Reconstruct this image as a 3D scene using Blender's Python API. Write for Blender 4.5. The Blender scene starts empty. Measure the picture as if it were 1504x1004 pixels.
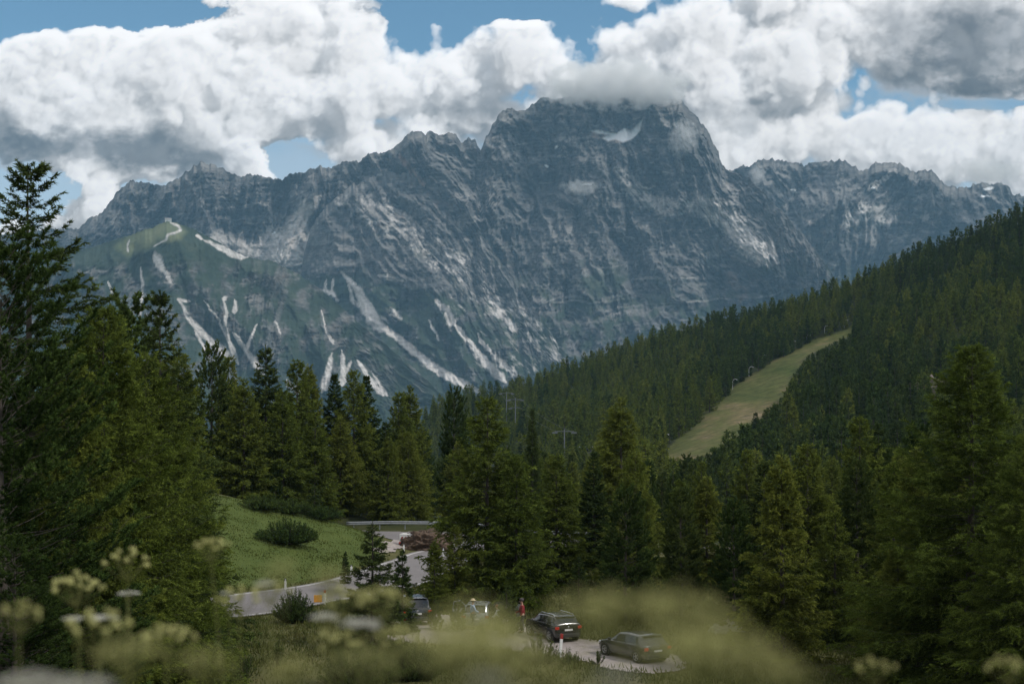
import bpy, bmesh, math, random, time
import numpy as np
from mathutils import Vector, Matrix

T0 = time.time()
C = bpy.context.scene
COL = C.collection
F = 2089.0            # focal length in photo pixels
HOR = 600.0           # photo row of the horizon
rad = math.radians


def at(px, py, y):
    """point at distance y seen at photo pixel (px, py)"""
    return Vector(((px - 752) / F * y, y, (HOR - py) / F * y))


# ------------------------------------------------------------------ camera
cam = bpy.data.cameras.new('camera')
cam_o = bpy.data.objects.new('camera', cam)
COL.objects.link(cam_o)
cam.lens = 50
cam.sensor_width = 36
cam.shift_y = (HOR - 502) / 1504
cam_o.rotation_euler = (math.pi / 2, 0, 0)
cam.clip_start = 0.05
cam.clip_end = 90000
cam.dof.use_dof = True
cam.dof.focus_distance = 110
cam.dof.aperture_fstop = 2.6
C.camera = cam_o

# ------------------------------------------------------------------ helpers


def tag(o, label=None, cat=None, group=None, kind=None):
    if label:
        o['label'] = label
    if cat:
        o['category'] = cat
    if group:
        o['group'] = group
    if kind:
        o['kind'] = kind
    return o


def empty(name, loc=(0, 0, 0), rz=0.0, label=None, cat=None, group=None):
    o = bpy.data.objects.new(name, None)
    o.empty_display_size = 0.3
    COL.objects.link(o)
    o.location = loc
    o.rotation_euler = (0, 0, rz)
    return tag(o, label, cat, group)


def mesh_np(name, verts, faces, mat=None, smooth=False, nside=None):
    """mesh data from numpy verts (n,3) and faces (m,k)"""
    me = bpy.data.meshes.new(name)
    verts = np.asarray(verts, np.float32)
    faces = np.asarray(faces, np.int32)
    m, k = faces.shape
    me.vertices.add(len(verts))
    me.vertices.foreach_set('co', verts.ravel())
    me.loops.add(m * k)
    me.loops.foreach_set('vertex_index', faces.ravel())
    me.polygons.add(m)
    me.polygons.foreach_set('loop_start', np.arange(0, m * k, k, dtype=np.int32))
    if smooth:
        me.polygons.foreach_set('use_smooth', np.ones(m, bool))
    me.update(calc_edges=True)
    if mat:
        me.materials.append(mat)
    return me


def link(name, me, parent=None, loc=None):
    o = bpy.data.objects.new(name, me)
    COL.objects.link(o)
    if parent:
        o.parent = parent
    if loc is not None:
        o.location = loc
    return o


def attr(me, name, values, typ='FLOAT'):
    a = me.attributes.new(name, typ, 'POINT')
    if typ == 'FLOAT':
        a.data.foreach_set('value', np.asarray(values, np.float32).ravel())
    else:
        a.data.foreach_set('color', np.asarray(values, np.float32).ravel())


def copy_tree(o, parent=None):
    kids = [c for c in KIDS.get(o.name, [])] or list(o.children)
    c = o.copy()
    COL.objects.link(c)
    if parent:
        c.parent = parent
    for ch in kids:
        copy_tree(ch, c)
    return c


KIDS = {}


def grid_faces(nr, nc):
    r, c = np.meshgrid(np.arange(nr - 1), np.arange(nc - 1), indexing='ij')
    a = (r * nc + c).ravel()
    return np.stack([a, a + 1, a + nc + 1, a + nc], 1)


# ------------------------------------------------------------------ noise
def _tab(seed):
    return np.random.RandomState(seed).permutation(4096)


def pnoise(x, y, seed=0):
    """gradient noise, about -0.7..0.7"""
    p = _tab(seed)
    ang = np.random.RandomState(seed + 99).uniform(0, 2 * np.pi, 4096)
    gx, gy = np.cos(ang).astype(np.float32), np.sin(ang).astype(np.float32)
    xi = np.floor(x).astype(np.int64)
    yi = np.floor(y).astype(np.int64)
    fx = (x - xi).astype(np.float32)
    fy = (y - yi).astype(np.float32)
    ux = fx * fx * fx * (fx * (fx * 6 - 15) + 10)
    uy = fy * fy * fy * (fy * (fy * 6 - 15) + 10)

    def g(ix, iy, dx, dy):
        h = p[(p[ix & 4095] + iy) & 4095]
        return gx[h] * dx + gy[h] * dy
    n00 = g(xi, yi, fx, fy)
    n10 = g(xi + 1, yi, fx - 1, fy)
    n01 = g(xi, yi + 1, fx, fy - 1)
    n11 = g(xi + 1, yi + 1, fx - 1, fy - 1)
    a = n00 + ux * (n10 - n00)
    b = n01 + ux * (n11 - n01)
    return a + uy * (b - a)


def fbm(x, y, octv=5, rough=0.5, seed=0, ridged=False):
    s = 0.0
    a = 1.0
    t = 0.0
    f = 1.0
    for i in range(octv):
        n = pnoise(x * f + 17.3 * i, y * f - 9.1 * i, seed + i)
        if ridged:
            n = 0.5 - np.abs(n) * 1.5
        s = s + a * n
        t += a
        a *= rough
        f *= 2.03
    return s / t


def smooth(e0, e1, x):
    t = np.clip((x - e0) / (e1 - e0), 0, 1)
    return t * t * (3 - 2 * t)


def interp_pts(pts, xs):
    p = np.array(pts, float)
    return np.interp(xs, p[:, 0], p[:, 1])


# ------------------------------------------------------------------ materials
def mat_new(name):
    m = bpy.data.materials.new(name)
    m.use_nodes = True
    nt = m.node_tree
    return m, nt, nt.nodes['Principled BSDF'], nt.nodes['Material Output']


def nd(nt, typ, **kw):
    x = nt.nodes.new(typ)
    for k, v in kw.items():
        setattr(x, k, v)
    return x


def mix_rgb(nt, fac, a, b, mode='MIX'):
    x = nt.nodes.new('ShaderNodeMix')
    x.data_type = 'RGBA'
    x.blend_type = mode
    for s, v in ((x.inputs[0], fac), (x.inputs[6], a), (x.inputs[7], b)):
        if isinstance(v, bpy.types.NodeSocket):
            nt.links.new(v, s)
        elif isinstance(v, (int, float)):
            s.default_value = v
        else:
            s.default_value = (*v, 1)
    return x.outputs[2]


def ramp(nt, src, stops):
    r = nt.nodes.new('ShaderNodeValToRGB')
    e = r.color_ramp.elements
    while len(e) < len(stops):
        e.new(0.5)
    for i, (p, c) in enumerate(stops):
        e[i].position = p
        e[i].color = (*c, 1) if len(c) == 3 else c
    nt.links.new(src, r.inputs[0])
    return r.outputs[0]


def noise_tex(nt, scale, detail=4, rough=0.55, coord=None, stretch=None):
    n = nt.nodes.new('ShaderNodeTexNoise')
    n.inputs['Scale'].default_value = scale
    n.inputs['Detail'].default_value = detail
    n.inputs['Roughness'].default_value = rough
    if coord is None:
        coord = nt.nodes.new('ShaderNodeNewGeometry').outputs['Position']
    if stretch:
        mp = nt.nodes.new('ShaderNodeMapping')
        mp.inputs['Scale'].default_value = stretch
        nt.links.new(coord, mp.inputs[0])
        coord = mp.outputs[0]
    nt.links.new(coord, n.inputs['Vector'])
    return n


def simple_mat(name, color, rough=0.6, metal=0.0, var=0.15, scale=6.0, spec=0.5, coat=0.0):
    """principled paint / plastic / fabric with a little noise in tone and roughness"""
    m, nt, b, out = mat_new(name)
    tc = nt.nodes.new('ShaderNodeTexCoord').outputs['Object']
    n = noise_tex(nt, scale, 5, 0.6, tc)
    lo = [c * (1 - var) for c in color]
    hi = [min(1, c * (1 + var)) for c in color]
    nt.links.new(ramp(nt, n.outputs[0], [(0.3, lo), (0.7, hi)]), b.inputs['Base Color'])
    mr = nt.nodes.new('ShaderNodeMapRange')
    mr.inputs[3].default_value = max(0.02, rough - 0.08)
    mr.inputs[4].default_value = min(1, rough + 0.08)
    nt.links.new(n.outputs[0], mr.inputs[0])
    nt.links.new(mr.outputs[0], b.inputs['Roughness'])
    b.inputs['Metallic'].default_value = metal
    b.inputs['Specular IOR Level'].default_value = spec
    b.inputs['Coat Weight'].default_value = coat
    return m
# ------------------------------------------------------------------ light
SUN_EL, SUN_AZ = rad(46), rad(112)      # azimuth from +Y, clockwise: right and a little behind the camera
SUN_STRENGTH, SUN_ANGLE, SKY_STRENGTH = 2.5, rad(3), 0.125
sun_dir = Vector((math.sin(SUN_AZ) * math.cos(SUN_EL), math.cos(SUN_AZ) * math.cos(SUN_EL), math.sin(SUN_EL)))
w = bpy.data.worlds.new('World')
C.world = w
w.use_nodes = True
wt = w.node_tree
sk = wt.nodes.new('ShaderNodeTexSky')
sk.sky_type = 'NISHITA'
sk.sun_disc = False
sk.sun_elevation = SUN_EL
sk.sun_rotation = SUN_AZ
sk.altitude = 2000
sk.air_density = 1.0
sk.dust_density = 0.3
sk.ozone_density = 1.2
tint = wt.nodes.new('ShaderNodeMix')
tint.data_type = 'RGBA'
tint.blend_type = 'MULTIPLY'
tint.inputs[0].default_value = 1
tint.inputs[7].default_value = (.74, 1.0, .98, 1)
wt.links.new(sk.outputs[0], tint.inputs[6])
wt.links.new(tint.outputs[2], wt.nodes['Background'].inputs[0])
wt.nodes['Background'].inputs[1].default_value = SKY_STRENGTH
sl = bpy.data.lights.new('sun', 'SUN')
so = bpy.data.objects.new('sun', sl)
COL.objects.link(so)
sl.energy = SUN_STRENGTH
sl.angle = SUN_ANGLE
sl.color = (1.0, 0.95, 0.87)
so.rotation_euler = sun_dir.to_track_quat('Z', 'Y').to_euler()
C.view_settings.view_transform = 'Standard'
C.view_settings.look = 'None'
C.view_settings.exposure = -0.12
C.view_settings.gamma = 1.0

# ------------------------------------------------------------------ sky dome with the cloud deck
# cumulus masses: centre, radii (in hundredths of a degree-like units), depth, fullness
BLOBS = [
    (88, 160, 120, 62, 0, 1.0), (60, 92, 75, 52, .2, 1.0), (-20, 120, 90, 75, .1, 1.0), (180, 112, 120, 72, .3, 1.0),
    (300, 112, 130, 80, .2, 1.0), (420, 75, 125, 72, .3, 1.0), (520, 62, 70, 58, .2, 1.0), (400, 150, 140, 75, 0, .95),
    (320, 190, 90, 45, -.1, .9), (362, 222, 34, 48, -.3, .95), (560, 135, 130, 72, .1, 1.0), (660, 120, 120, 68, .2, 1.0),
    (535, 200, 75, 42, -.2, .95), (620, 180, 90, 40, 0, .9), (705, 112, 100, 55, .1, 1.0), (765, 102, 90, 52, .1, 1.0),
    (840, 115, 100, 58, -.2, 1.0), (930, 110, 110, 62, -.3, 1.05), (900, 70, 60, 40, -.1, 1.0), (1000, 90, 110, 82, -.1, 1.0),
    (1100, 62, 130, 85, .2, 1.0), (1200, 55, 140, 92, .1, 1.0), (1150, 140, 120, 48, 0, .9), (1290, 60, 140, 80, 0, .95), (1420, 40, 130, 80, .3, 1.0), (1530, 60, 110, 80, .3, 1.0), (60, 200, 120, 30, .2, .9), (230, 218, 120, 36, .2, .95), (1480, 118, 110, 24, .3, .9),
    (1090, 210, 80, 44, -.2, 1.0), (1190, 205, 100, 44, -.2, 1.0), (1290, 205, 100, 50, -.3, 1.05), (1380, 210, 110, 56, -.3, 1.05),
    (1480, 222, 80, 60, -.2, 1.05), (1460, 255, 80, 32, -.3, .95), (1560, 210, 90, 70, 0, 1.0),
    (138, 310, 34, 20, .1, .9), (162, 288, 20, 13, .1, .9), (108, 330, 30, 9, .1, .8),
    (760, 34, 80, 14, .2, .62), (935, 6, 40, 20, .1, .75), (1475, 150, 50, 10, .2, .5), (870, 175, 150, 30, .3, .9),
    (440, 190, 40, 30, .3, .5), (545, 218, 120, 36, .4, .85), (640, 205, 100, 44, .4, .9), (715, 180, 80, 50, .3, .95), (1020, 170, 90, 70, .3, 1.0), (690, 180, 60, 36, .2, .85), (480, 185, 60, 34, .3, .9), (570, 190, 60, 34, .3, .9), (1190, 150, 90, 34, .2, .95), (500, -10, 40, 10, .2, .4),
]
# lower, thicker cloud whose underside faces us: grey masses
GREY = [
    (1420, 70, 130, 90, 1.0), (1330, 45, 90, 60, .6), (1450, 122, 130, 22, 1.1), (1350, 110, 80, 40, .7), (1500, 60, 70, 70, .9),
    (55, 212, 120, 26, 1.0), (215, 222, 120, 34, 1.0), (250, 240, 90, 22, .9), (10, 180, 60, 22, .5), (1090, 166, 70, 24, .55), (930, 90, 34, 36, .45),
    (430, 214, 46, 16, .5), (310, 225, 60, 24, .6), (700, 165, 46, 26, .45), (5, 238, 16, 10, .6), (400, 148, 26, 10, .3),
]


HOLES = [(30, 285, 80, 42, 1.0), (225, 290, 60, 30, .8), (425, 232, 44, 30, 1.0), (1440, 152, 70, 8, .7), (190, 18, 160, 24, .9), (690, 18, 130, 16, .9), (40, 20, 60, 26, .8)]


def up3(n, shape, rng):
    """smooth random field: coarse values spread by cubic B-splines along each axis"""
    c = rng.standard_normal(tuple(k + 4 for k in n)).astype(np.float32)
    for ax, (k, N) in enumerate(zip(n, shape)):
        pos = np.linspace(0, k - 1e-3, N)
        i = np.floor(pos).astype(int)
        f = pos - i
        wts = np.stack([(1 - f) ** 3, 3 * f ** 3 - 6 * f ** 2 + 4, -3 * f ** 3 + 3 * f ** 2 + 3 * f + 1, f ** 3], 0) / 6
        Mx = np.zeros((N, k + 4), np.float32)
        for j in range(4):
            Mx[np.arange(N), i + j] += wts[j]
        c = np.moveaxis(np.tensordot(Mx, c, (1, ax)), 0, ax)
    return c / c.std()


def cloud_sheet():
    from concurrent.futures import ThreadPoolExecutor
    pool = ThreadPoolExecutor(4)
    du = 1.4
    us = np.arange(-60, 1570, du, dtype=np.float32)
    vs = np.arange(-45, 372, du, dtype=np.float32)
    nu, nv, nw = len(us), len(vs), 30
    dw = 8.0
    wz = np.linspace(-1, 1, nw).astype(np.float32)
    ext = (nw * dw, (vs[-1] - vs[0]), (us[-1] - us[0]))
    U, Vv = np.meshgrid(us, vs)
    den = np.full((nw, nv, nu), -.72, np.float32)
    for cx, cy, rx, ry, cw, amp in BLOBS:
        rx2, ry2 = rx * 1.7, ry * 1.7
        iu = slice(max(0, int((cx - rx2 + 60) / du)), max(1, min(nu, int((cx + rx2 + 60) / du))))
        iv = slice(max(0, int((cy - ry2 + 45) / du)), max(1, min(nv, int((cy + ry2 + 45) / du))))
        a = ((us[iu] - cx) / rx)[None, None, :] ** 2
        b = (((vs[iv] - cy) / ry) ** 2)[None, :, None]
        wr = .30 + .30 * min(rx, ry) / 80
        c = ((wz - cw * .7) / wr)[:, None, None] ** 2
        e = np.maximum(amp - np.sqrt(a + b + c), -.72).astype(np.float32)
        sub = den[:, iv, iu]
        k = .2
        h = np.clip(.5 + .5 * (e - sub) / k, 0, 1)
        den[:, iv, iu] = sub + (e - sub) * h + k * h * (1 - h)

    def octave(i, per, amp, bill):
        rng = np.random.RandomState(11 + i)
        f = up3(tuple(max(2, int(x / per)) for x in ext), (nw, nv, nu), rng)
        if bill:
            np.abs(f, out=f)
            f -= .8
        f *= amp
        return f
    specs = [(0, 230, .20, False), (1, 120, .30, True), (2, 64, .26, True), (3, 34, .19, True), (4, 18, .13, True), (5, 9.5, .060, True),
             (6, 5.0, .032, False), (7, 2.9, .016, False)]
    for a in (specs[:4], specs[4:]):
        for f in pool.map(lambda s: octave(*s), a):
            den += f
    den -= (smooth(.55, 1.0, np.abs(wz)) * 1.1)[:, None, None]
    hole = np.zeros((nv, nu), np.float32)
    hw_ = fbm(U / 45, Vv / 32, 5, .6, 15) * .9
    for cx, cy, rx, ry, am in HOLES:
        hole = np.maximum(hole, am * smooth(1.25, .45, np.sqrt(((U - cx) / rx) ** 2 + ((Vv - cy) / ry) ** 2) + hw_))
    den -= hole[None] * 1.1
    sig = np.clip((den + CB) * .34, 0, .085)
    del den
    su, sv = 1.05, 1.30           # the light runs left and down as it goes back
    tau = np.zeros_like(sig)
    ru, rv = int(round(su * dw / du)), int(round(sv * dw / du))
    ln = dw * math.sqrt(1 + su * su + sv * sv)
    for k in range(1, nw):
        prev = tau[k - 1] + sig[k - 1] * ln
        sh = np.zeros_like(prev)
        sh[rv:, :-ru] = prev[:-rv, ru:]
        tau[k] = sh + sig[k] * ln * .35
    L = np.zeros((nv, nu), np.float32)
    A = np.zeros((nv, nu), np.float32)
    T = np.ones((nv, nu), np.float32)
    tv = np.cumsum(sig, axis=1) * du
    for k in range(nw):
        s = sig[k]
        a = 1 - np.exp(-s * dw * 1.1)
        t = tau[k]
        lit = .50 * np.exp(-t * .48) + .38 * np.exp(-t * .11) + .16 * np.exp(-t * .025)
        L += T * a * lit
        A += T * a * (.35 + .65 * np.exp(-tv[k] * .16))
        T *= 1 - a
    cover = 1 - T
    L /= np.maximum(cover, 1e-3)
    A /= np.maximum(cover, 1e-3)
    wob = fbm(U / 80, Vv / 50, 6, .58, 5)
    wob2 = fbm(U / 70 + 9, Vv / 44, 6, .58, 8)
    g = np.zeros_like(L)
    for cx, cy, rx, ry, am in GREY:
        d = np.sqrt(((U + wob * 110 - cx) / rx) ** 2 + ((Vv + wob2 * 60 - cy) / ry) ** 2)
        g = np.maximum(g, am * smooth(1.3, .2, d))
    g = g * (1 - .9 * hole)
    gc = np.clip(g * 1.7, 0, 1)
    k = gc * (1 - cover)                      # grey cloud where no white cloud stands behind
    cover = cover + k
    L = (L * (cover - k) + .45 * k) / np.maximum(cover, 1e-3)
    A = (A * (cover - k) + .8 * k) / np.maximum(cover, 1e-3)
    veil = .42 * smooth(90, 270, Vv + wob * 60) * (1 - cover)       # thin milky air between the clouds
    L = (L * cover + .52 * veil) / np.maximum(cover + veil, 1e-3)
    A = (A * cover + 1.2 * veil) / np.maximum(cover + veil, 1e-3)
    cover = cover + veil
    gg = np.clip(g * (1 + wob * .9), 0, 1)
    L = L * (1 - .80 * gg)
    A = A * (1 - .25 * gg)
    L = L * 1.0
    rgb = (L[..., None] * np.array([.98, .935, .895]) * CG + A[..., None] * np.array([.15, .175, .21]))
    return us, vs, rgb, cover


CB, CG = .10, 1.0


us, vs, crgb, ccov = cloud_sheet()
azv = np.arctan((us - 752) / F)
azl = np.linspace(-math.pi, azv[0], 70)[:-1]
azr = np.linspace(azv[-1], math.pi, 70)[1:]
AZ = np.concatenate([azl, azv, azr])
ev = (HOR - vs[::-1]) / F                      # bottom to top
elow = np.linspace(-.06, ev[0], 14)[:-1]
ehigh = np.tan(np.linspace(math.atan(ev[-1]), rad(89.5), 46))[1:]
EE = np.concatenate([elow, ev, ehigh])
AG, EG = np.meshgrid(AZ, EE)
cz = np.maximum(np.cos(AG), math.cos(rad(24)))
hz = np.where(EG < 1.0, cz, 1.0 * cz)
X, Y, Z = np.sin(AG), np.cos(AG), EG * hz
nrm = np.sqrt(X * X + Y * Y + Z * Z)
DR = 40000.0
V3 = np.stack([X / nrm * DR, Y / nrm * DR, Z / nrm * DR], -1)
rows, cols = AG.shape
cov = np.zeros((rows, cols), np.float32)
rgb = np.zeros((rows, cols, 3), np.float32)
# broken overcast in the rest of the sky (outside the picture), thinning toward the sun
bx = fbm(AG * 2.2, EG / (1 + np.abs(EG)) * 5, 5, .55, 31)
cov[:] = smooth(-.34, .06, bx) * .93 * smooth(-.02, .12, EG)
rgb[:] = (.86 + .30 * bx[..., None]) * np.array([1.0, .98, .96])
r0, c0 = len(elow), len(azl)
nvv, nuu = ccov.shape
edge = np.minimum(np.minimum(np.arange(nuu), np.arange(nuu)[::-1])[None, :] / 25, (np.arange(nvv) / 20)[:, None])
wgt = np.clip(edge, 0, 1)
wgt[-20:, :] = 1
cov[r0:r0 + nvv, c0:c0 + nuu] = ((cov[r0:r0 + nvv, c0:c0 + nuu] * (1 - wgt[::-1])) + ccov[::-1] * wgt[::-1])
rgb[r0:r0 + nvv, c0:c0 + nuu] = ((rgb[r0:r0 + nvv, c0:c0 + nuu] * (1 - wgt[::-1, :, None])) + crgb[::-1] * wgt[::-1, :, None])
sd = V3 @ np.array(sun_dir) / DR
cov *= 1 - smooth(math.cos(rad(20)), math.cos(rad(9)), sd)
me = mesh_np('sky', V3.reshape(-1, 3), grid_faces(rows, cols), smooth=True)
attr(me, 'cover', cov)
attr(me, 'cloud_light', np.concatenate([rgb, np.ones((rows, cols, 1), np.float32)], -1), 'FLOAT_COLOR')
m, nt, b, out = mat_new('sky_clouds')
nt.nodes.remove(b)
a1 = nd(nt, 'ShaderNodeAttribute', attribute_name='cover')
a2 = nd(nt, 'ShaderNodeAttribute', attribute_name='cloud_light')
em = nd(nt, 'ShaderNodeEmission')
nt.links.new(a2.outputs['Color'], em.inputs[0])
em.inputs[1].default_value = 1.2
tr = nd(nt, 'ShaderNodeBsdfTransparent')
mx = nd(nt, 'ShaderNodeMixShader')
nt.links.new(a1.outputs['Fac'], mx.inputs[0])
nt.links.new(tr.outputs[0], mx.inputs[1])
nt.links.new(em.outputs[0], mx.inputs[2])
nt.links.new(mx.outputs[0], out.inputs[0])
m.cycles.emission_sampling = 'NONE'
me.materials.append(m)
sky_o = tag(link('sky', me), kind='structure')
print('sky', round(time.time() - T0, 1))
# ------------------------------------------------------------------ mountains
def stroke(PX, PY, pts, w0, w1, ragged=1.0, seed=0):
    """0..1 mask of a tapering streak of scree along a polyline"""
    out = np.zeros_like(PX)
    x0, x1 = min(p[0] for p in pts) - 40, max(p[0] for p in pts) + 40
    y0, y1 = min(p[1] for p in pts) - 40, max(p[1] for p in pts) + 40
    sel = (PX > x0) & (PX < x1) & (PY > y0) & (PY < y1)
    if not sel.any():
        return out
    x, y = PX[sel], PY[sel]
    x = x + fbm(x / 9, y / 16, 3, .5, seed + 40) * 5 * ragged
    y = y + fbm(x / 9 + 50, y / 16, 3, .5, seed + 41) * 5 * ragged
    best = np.full(x.shape, -9.0)
    seg = [math.dist(pts[i], pts[i + 1]) for i in range(len(pts) - 1)]
    tot, acc = sum(seg), 0.0
    for i in range(len(pts) - 1):
        (ax, ay), (bx_, by) = pts[i], pts[i + 1]
        dx, dy = bx_ - ax, by - ay
        t = np.clip(((x - ax) * dx + (y - ay) * dy) / (dx * dx + dy * dy), 0, 1)
        d = np.hypot(x - ax - t * dx, y - ay - t * dy)
        S = (acc + t * seg[i]) / tot
        ww = (w0 + (w1 - w0) * S) * np.clip(7 * (1 - S) + .25, 0, 1) * np.clip(5 * S + .35, 0, 1)
        best = np.maximum(best, 1 - d / np.maximum(ww, .6))
        acc += seg[i]
    rag = fbm(x / 4.5, y / 9, 4, .62, seed + 44)
    out[sel] = np.clip((best + .55 * ragged * rag * (best > -1.5)) * 2.2, 0, 1) * np.clip(.80 + 1.1 * fbm((x - y * .5) / 3.5, (y + x * .5) / 30, 3, .6, seed + 46), .6, 1)
    return out


def poly_mask(PX, PY, pts, soft=4.0, ragged=10.0, seed=0):
    x = PX + fbm(PX / 30, PY / 30, 4, .55, seed) * ragged * 2
    y = PY + fbm(PX / 30 + 40, PY / 30, 4, .55, seed + 1) * ragged * 2
    n = len(pts)
    inside = np.zeros(PX.shape, bool)
    dist = np.full(PX.shape, 1e9)
    for i in range(n):
        (ax, ay), (bx_, by) = pts[i], pts[(i + 1) % n]
        dx, dy = bx_ - ax, by - ay
        t = np.clip(((x - ax) * dx + (y - ay) * dy) / (dx * dx + dy * dy + 1e-9), 0, 1)
        dist = np.minimum(dist, np.hypot(x - ax - t * dx, y - ay - t * dy))
        c = ((ay > y) != (by > y))
        xi = (bx_ - ax) * (y - ay) / (by - ay + 1e-9) + ax
        inside ^= c & (x < xi)
    return np.clip(.5 + np.where(inside, dist, -dist) / (2 * soft), 0, 1)


def spur(PX, PY, pts, wid, amp, fall=1.0):
    """rounded rib (amp > 0) or gully (amp < 0) along a polyline, in metres toward the valley"""
    out = np.zeros_like(PX)
    for i in range(len(pts) - 1):
        (ax, ay), (bx_, by) = pts[i], pts[i + 1]
        dx, dy = bx_ - ax, by - ay
        t = np.clip(((PX - ax) * dx + (PY - ay) * dy) / (dx * dx + dy * dy), 0, 1)
        d = np.hypot(PX - ax - t * dx, PY - ay - t * dy)
        out = np.maximum(out, np.clip(1 - d / wid, 0, 1) ** fall)
    return out * amp


def mountain(name, sky, D, bottom, u0, u1, du, nrow, face, mat, rough, paint, seed=0, ribs=(), back=500, crest=1.0):
    us = np.arange(u0, u1 + du, du)
    top = interp_pts(sky, us)
    top = top + fbm(us / 26, us * 0 + seed, 6, .68, seed + 3) * 13.0 * crest - np.abs(pnoise(us / 6.0, us * 0 + 3.3, seed)) * 6.0 * crest + np.abs(pnoise(us / 13.0, us * 0 + 7.3, seed + 1)) * 6.0 * crest
    dist = interp_pts(D, us)
    bot = interp_pts(bottom, us) if not isinstance(bottom, (int, float)) else np.full_like(us, bottom)
    bot = np.maximum(bot, top + 6)
    t = np.linspace(0, 1, nrow)[:, None] ** 1.02
    PX = np.repeat(us[None, :], nrow, 0)
    PY = top[None, :] + t * (bot - top)[None, :]
    h = (PY - top[None, :]) / F * dist[None, :]           # metres below the crest
    dep = face(h, PX, PY)                                   # metres the face has come forward
    sc_ = dist[None, :] / 7000.0
    # vertical buttresses and gullies, ledges, blocks
    wx = fbm(PX / 90, PY / 120, 4, .55, seed + 11) * 60
    wy = fbm(PX / 70 + 5, PY / 90, 4, .55, seed + 13) * 40
    shear = np.interp(PX, [-100, 150, 300, 420, 520, 640, 800, 980, 1120, 1300, 1500], [-.5, -.45, .1, -.35, .55, .75, .25, .35, .75, -.5, .6])
    PX0 = PX
    PX = PX0 - (PY - 300) * shear
    g1 = fbm((PX + wx) / 62, (PY + wy) / 190, 4, .5, seed + 21, True)
    g2 = fbm((PX + wx * .5 + PY * .12) / 21, (PY + wy) / 60, 4, .55, seed + 25, True)
    g3 = fbm((PX + wx * .3) / 7.5, PY / 17, 4, .6, seed + 29, True)
    g4 = fbm((PX + wx * .3) / 3.2, PY / 5.5, 2, .6, seed + 35)
    PX = PX0
    tilt = PY + PX * .10 + wx * .35
    st = fbm(PX / 150, tilt / 7.0, 3, .6, seed + 31)
    grow = smooth(0, 60, h)
    masks = paint(PX, PY, h, g2, g3, st, wx)
    calm = 1 - np.clip(.8 * masks['scree'] + .55 * masks['green'] + .8 * masks['meadow'] + .9 * masks['snow'], 0, .88)
    dep = dep + ((g1 - g1.mean()) * 340 * (.4 + .6 * calm) + ((g2 - g2.mean()) * 190 + (g3 - g3.mean()) * 62 + g4 * 24 + st * 34) * calm) * rough * sc_ * (.3 + .7 * grow)
    for pts, wd, am in ribs:
        dep = dep + spur(PX + wx * .25, PY + wy * .25, pts, wd, am * sc_) * grow
    y = dist[None, :] - dep
    P = np.stack([(PX - 752) / F * y, y, (HOR - PY) / F * y], -1)
    # the far side of the crest
    nb = 5
    B = np.repeat(P[:1], nb, 0)
    k = np.arange(nb, 0, -1)[:, None] / nb
    B[..., 1] += k * back
    B[..., 2] -= k * back * 1.1
    V = np.concatenate([B, P], 0)
    nr, nc = V.shape[:2]
    me = mesh_np(name, V.reshape(-1, 3), grid_faces(nr, nc)[:, ::-1], mat, smooth=False)
    for kx, v in masks.items():
        full = np.concatenate([np.repeat(v[:1], nb, 0), v], 0)
        attr(me, kx, full)
    return tag(link(name, me), kind='structure')


def mountain_material():
    m, nt, b, out = mat_new('mountain_rock')
    L = nt.links

    def A(n):
        return nd(nt, 'ShaderNodeAttribute', attribute_name=n).outputs['Fac']
    geo = nt.nodes.new('ShaderNodeNewGeometry')
    pos = geo.outputs['Position']
    n1 = noise_tex(nt, 1 / 90, 8, .62, pos)
    n2 = noise_tex(nt, 1 / 30, 8, .65, pos, (.5, .5, 3.0))
    n3 = noise_tex(nt, 1 / 240, 6, .6, pos)
    col = ramp(nt, n1.outputs[0], [(.34, (.032, .033, .036)), (.5, (.085, .085, .085)), (.66, (.205, .20, .193))])
    col = mix_rgb(nt, .55, col, ramp(nt, n2.outputs[0], [(.38, (.036, .038, .041)), (.52, (.096, .095, .094)), (.64, (.25, .242, .234))]))
    # ledges hold pale rubble
    sep = nt.nodes.new('ShaderNodeSeparateXYZ')
    L.new(geo.outputs['Normal'], sep.inputs[0])
    lf = ramp(nt, sep.outputs[2], [(.55, (0, 0, 0)), (.85, (1, 1, 1))])
    ln = ramp(nt, n3.outputs[0], [(.42, (0, 0, 0)), (.62, (1, 1, 1))])
    lm = nd(nt, 'ShaderNodeMath', operation='MULTIPLY')
    L.new(lf, lm.inputs[0])
    L.new(ln, lm.inputs[1])
    lm2 = nd(nt, 'ShaderNodeMath', operation='MULTIPLY')
    L.new(lm.outputs[0], lm2.inputs[0])
    lm2.inputs[1].default_value = .7
    col = mix_rgb(nt, lm2.outputs[0], col, (.28, .262, .245))
    col = mix_rgb(nt, A('red'), col, (.36, .25, .20))
    gcol = ramp(nt, n1.outputs[0], [(.3, (.018, .032, .020)), (.55, (.030, .048, .028)), (.75, (.060, .076, .046))])
    col = mix_rgb(nt, A('green'), col, gcol)
    mead = ramp(nt, n1.outputs[0], [(.3, (.10, .125, .06)), (.7, (.18, .19, .10))])
    col = mix_rgb(nt, A('meadow'), col, mead)
    scol = ramp(nt, n2.outputs[0], [(.3, (.40, .375, .355)), (.5, (.62, .58, .55)), (.7, (.78, .74, .71))])
    col = mix_rgb(nt, A('scree'), col, scol)
    col = mix_rgb(nt, A('snow'), col, (.86, .88, .90))
    L.new(col, b.inputs['Base Color'])
    b.inputs['Roughness'].default_value = .95
    b.inputs['Specular IOR Level'].default_value = .15
    bm = nt.nodes.new('ShaderNodeBump')
    bm.inputs['Strength'].default_value = .9
    bm.inputs['Distance'].default_value = 14
    L.new(n1.outputs[0], bm.inputs['Height'])
    L.new(bm.outputs[0], b.inputs['Normal'])
    return m


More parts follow.
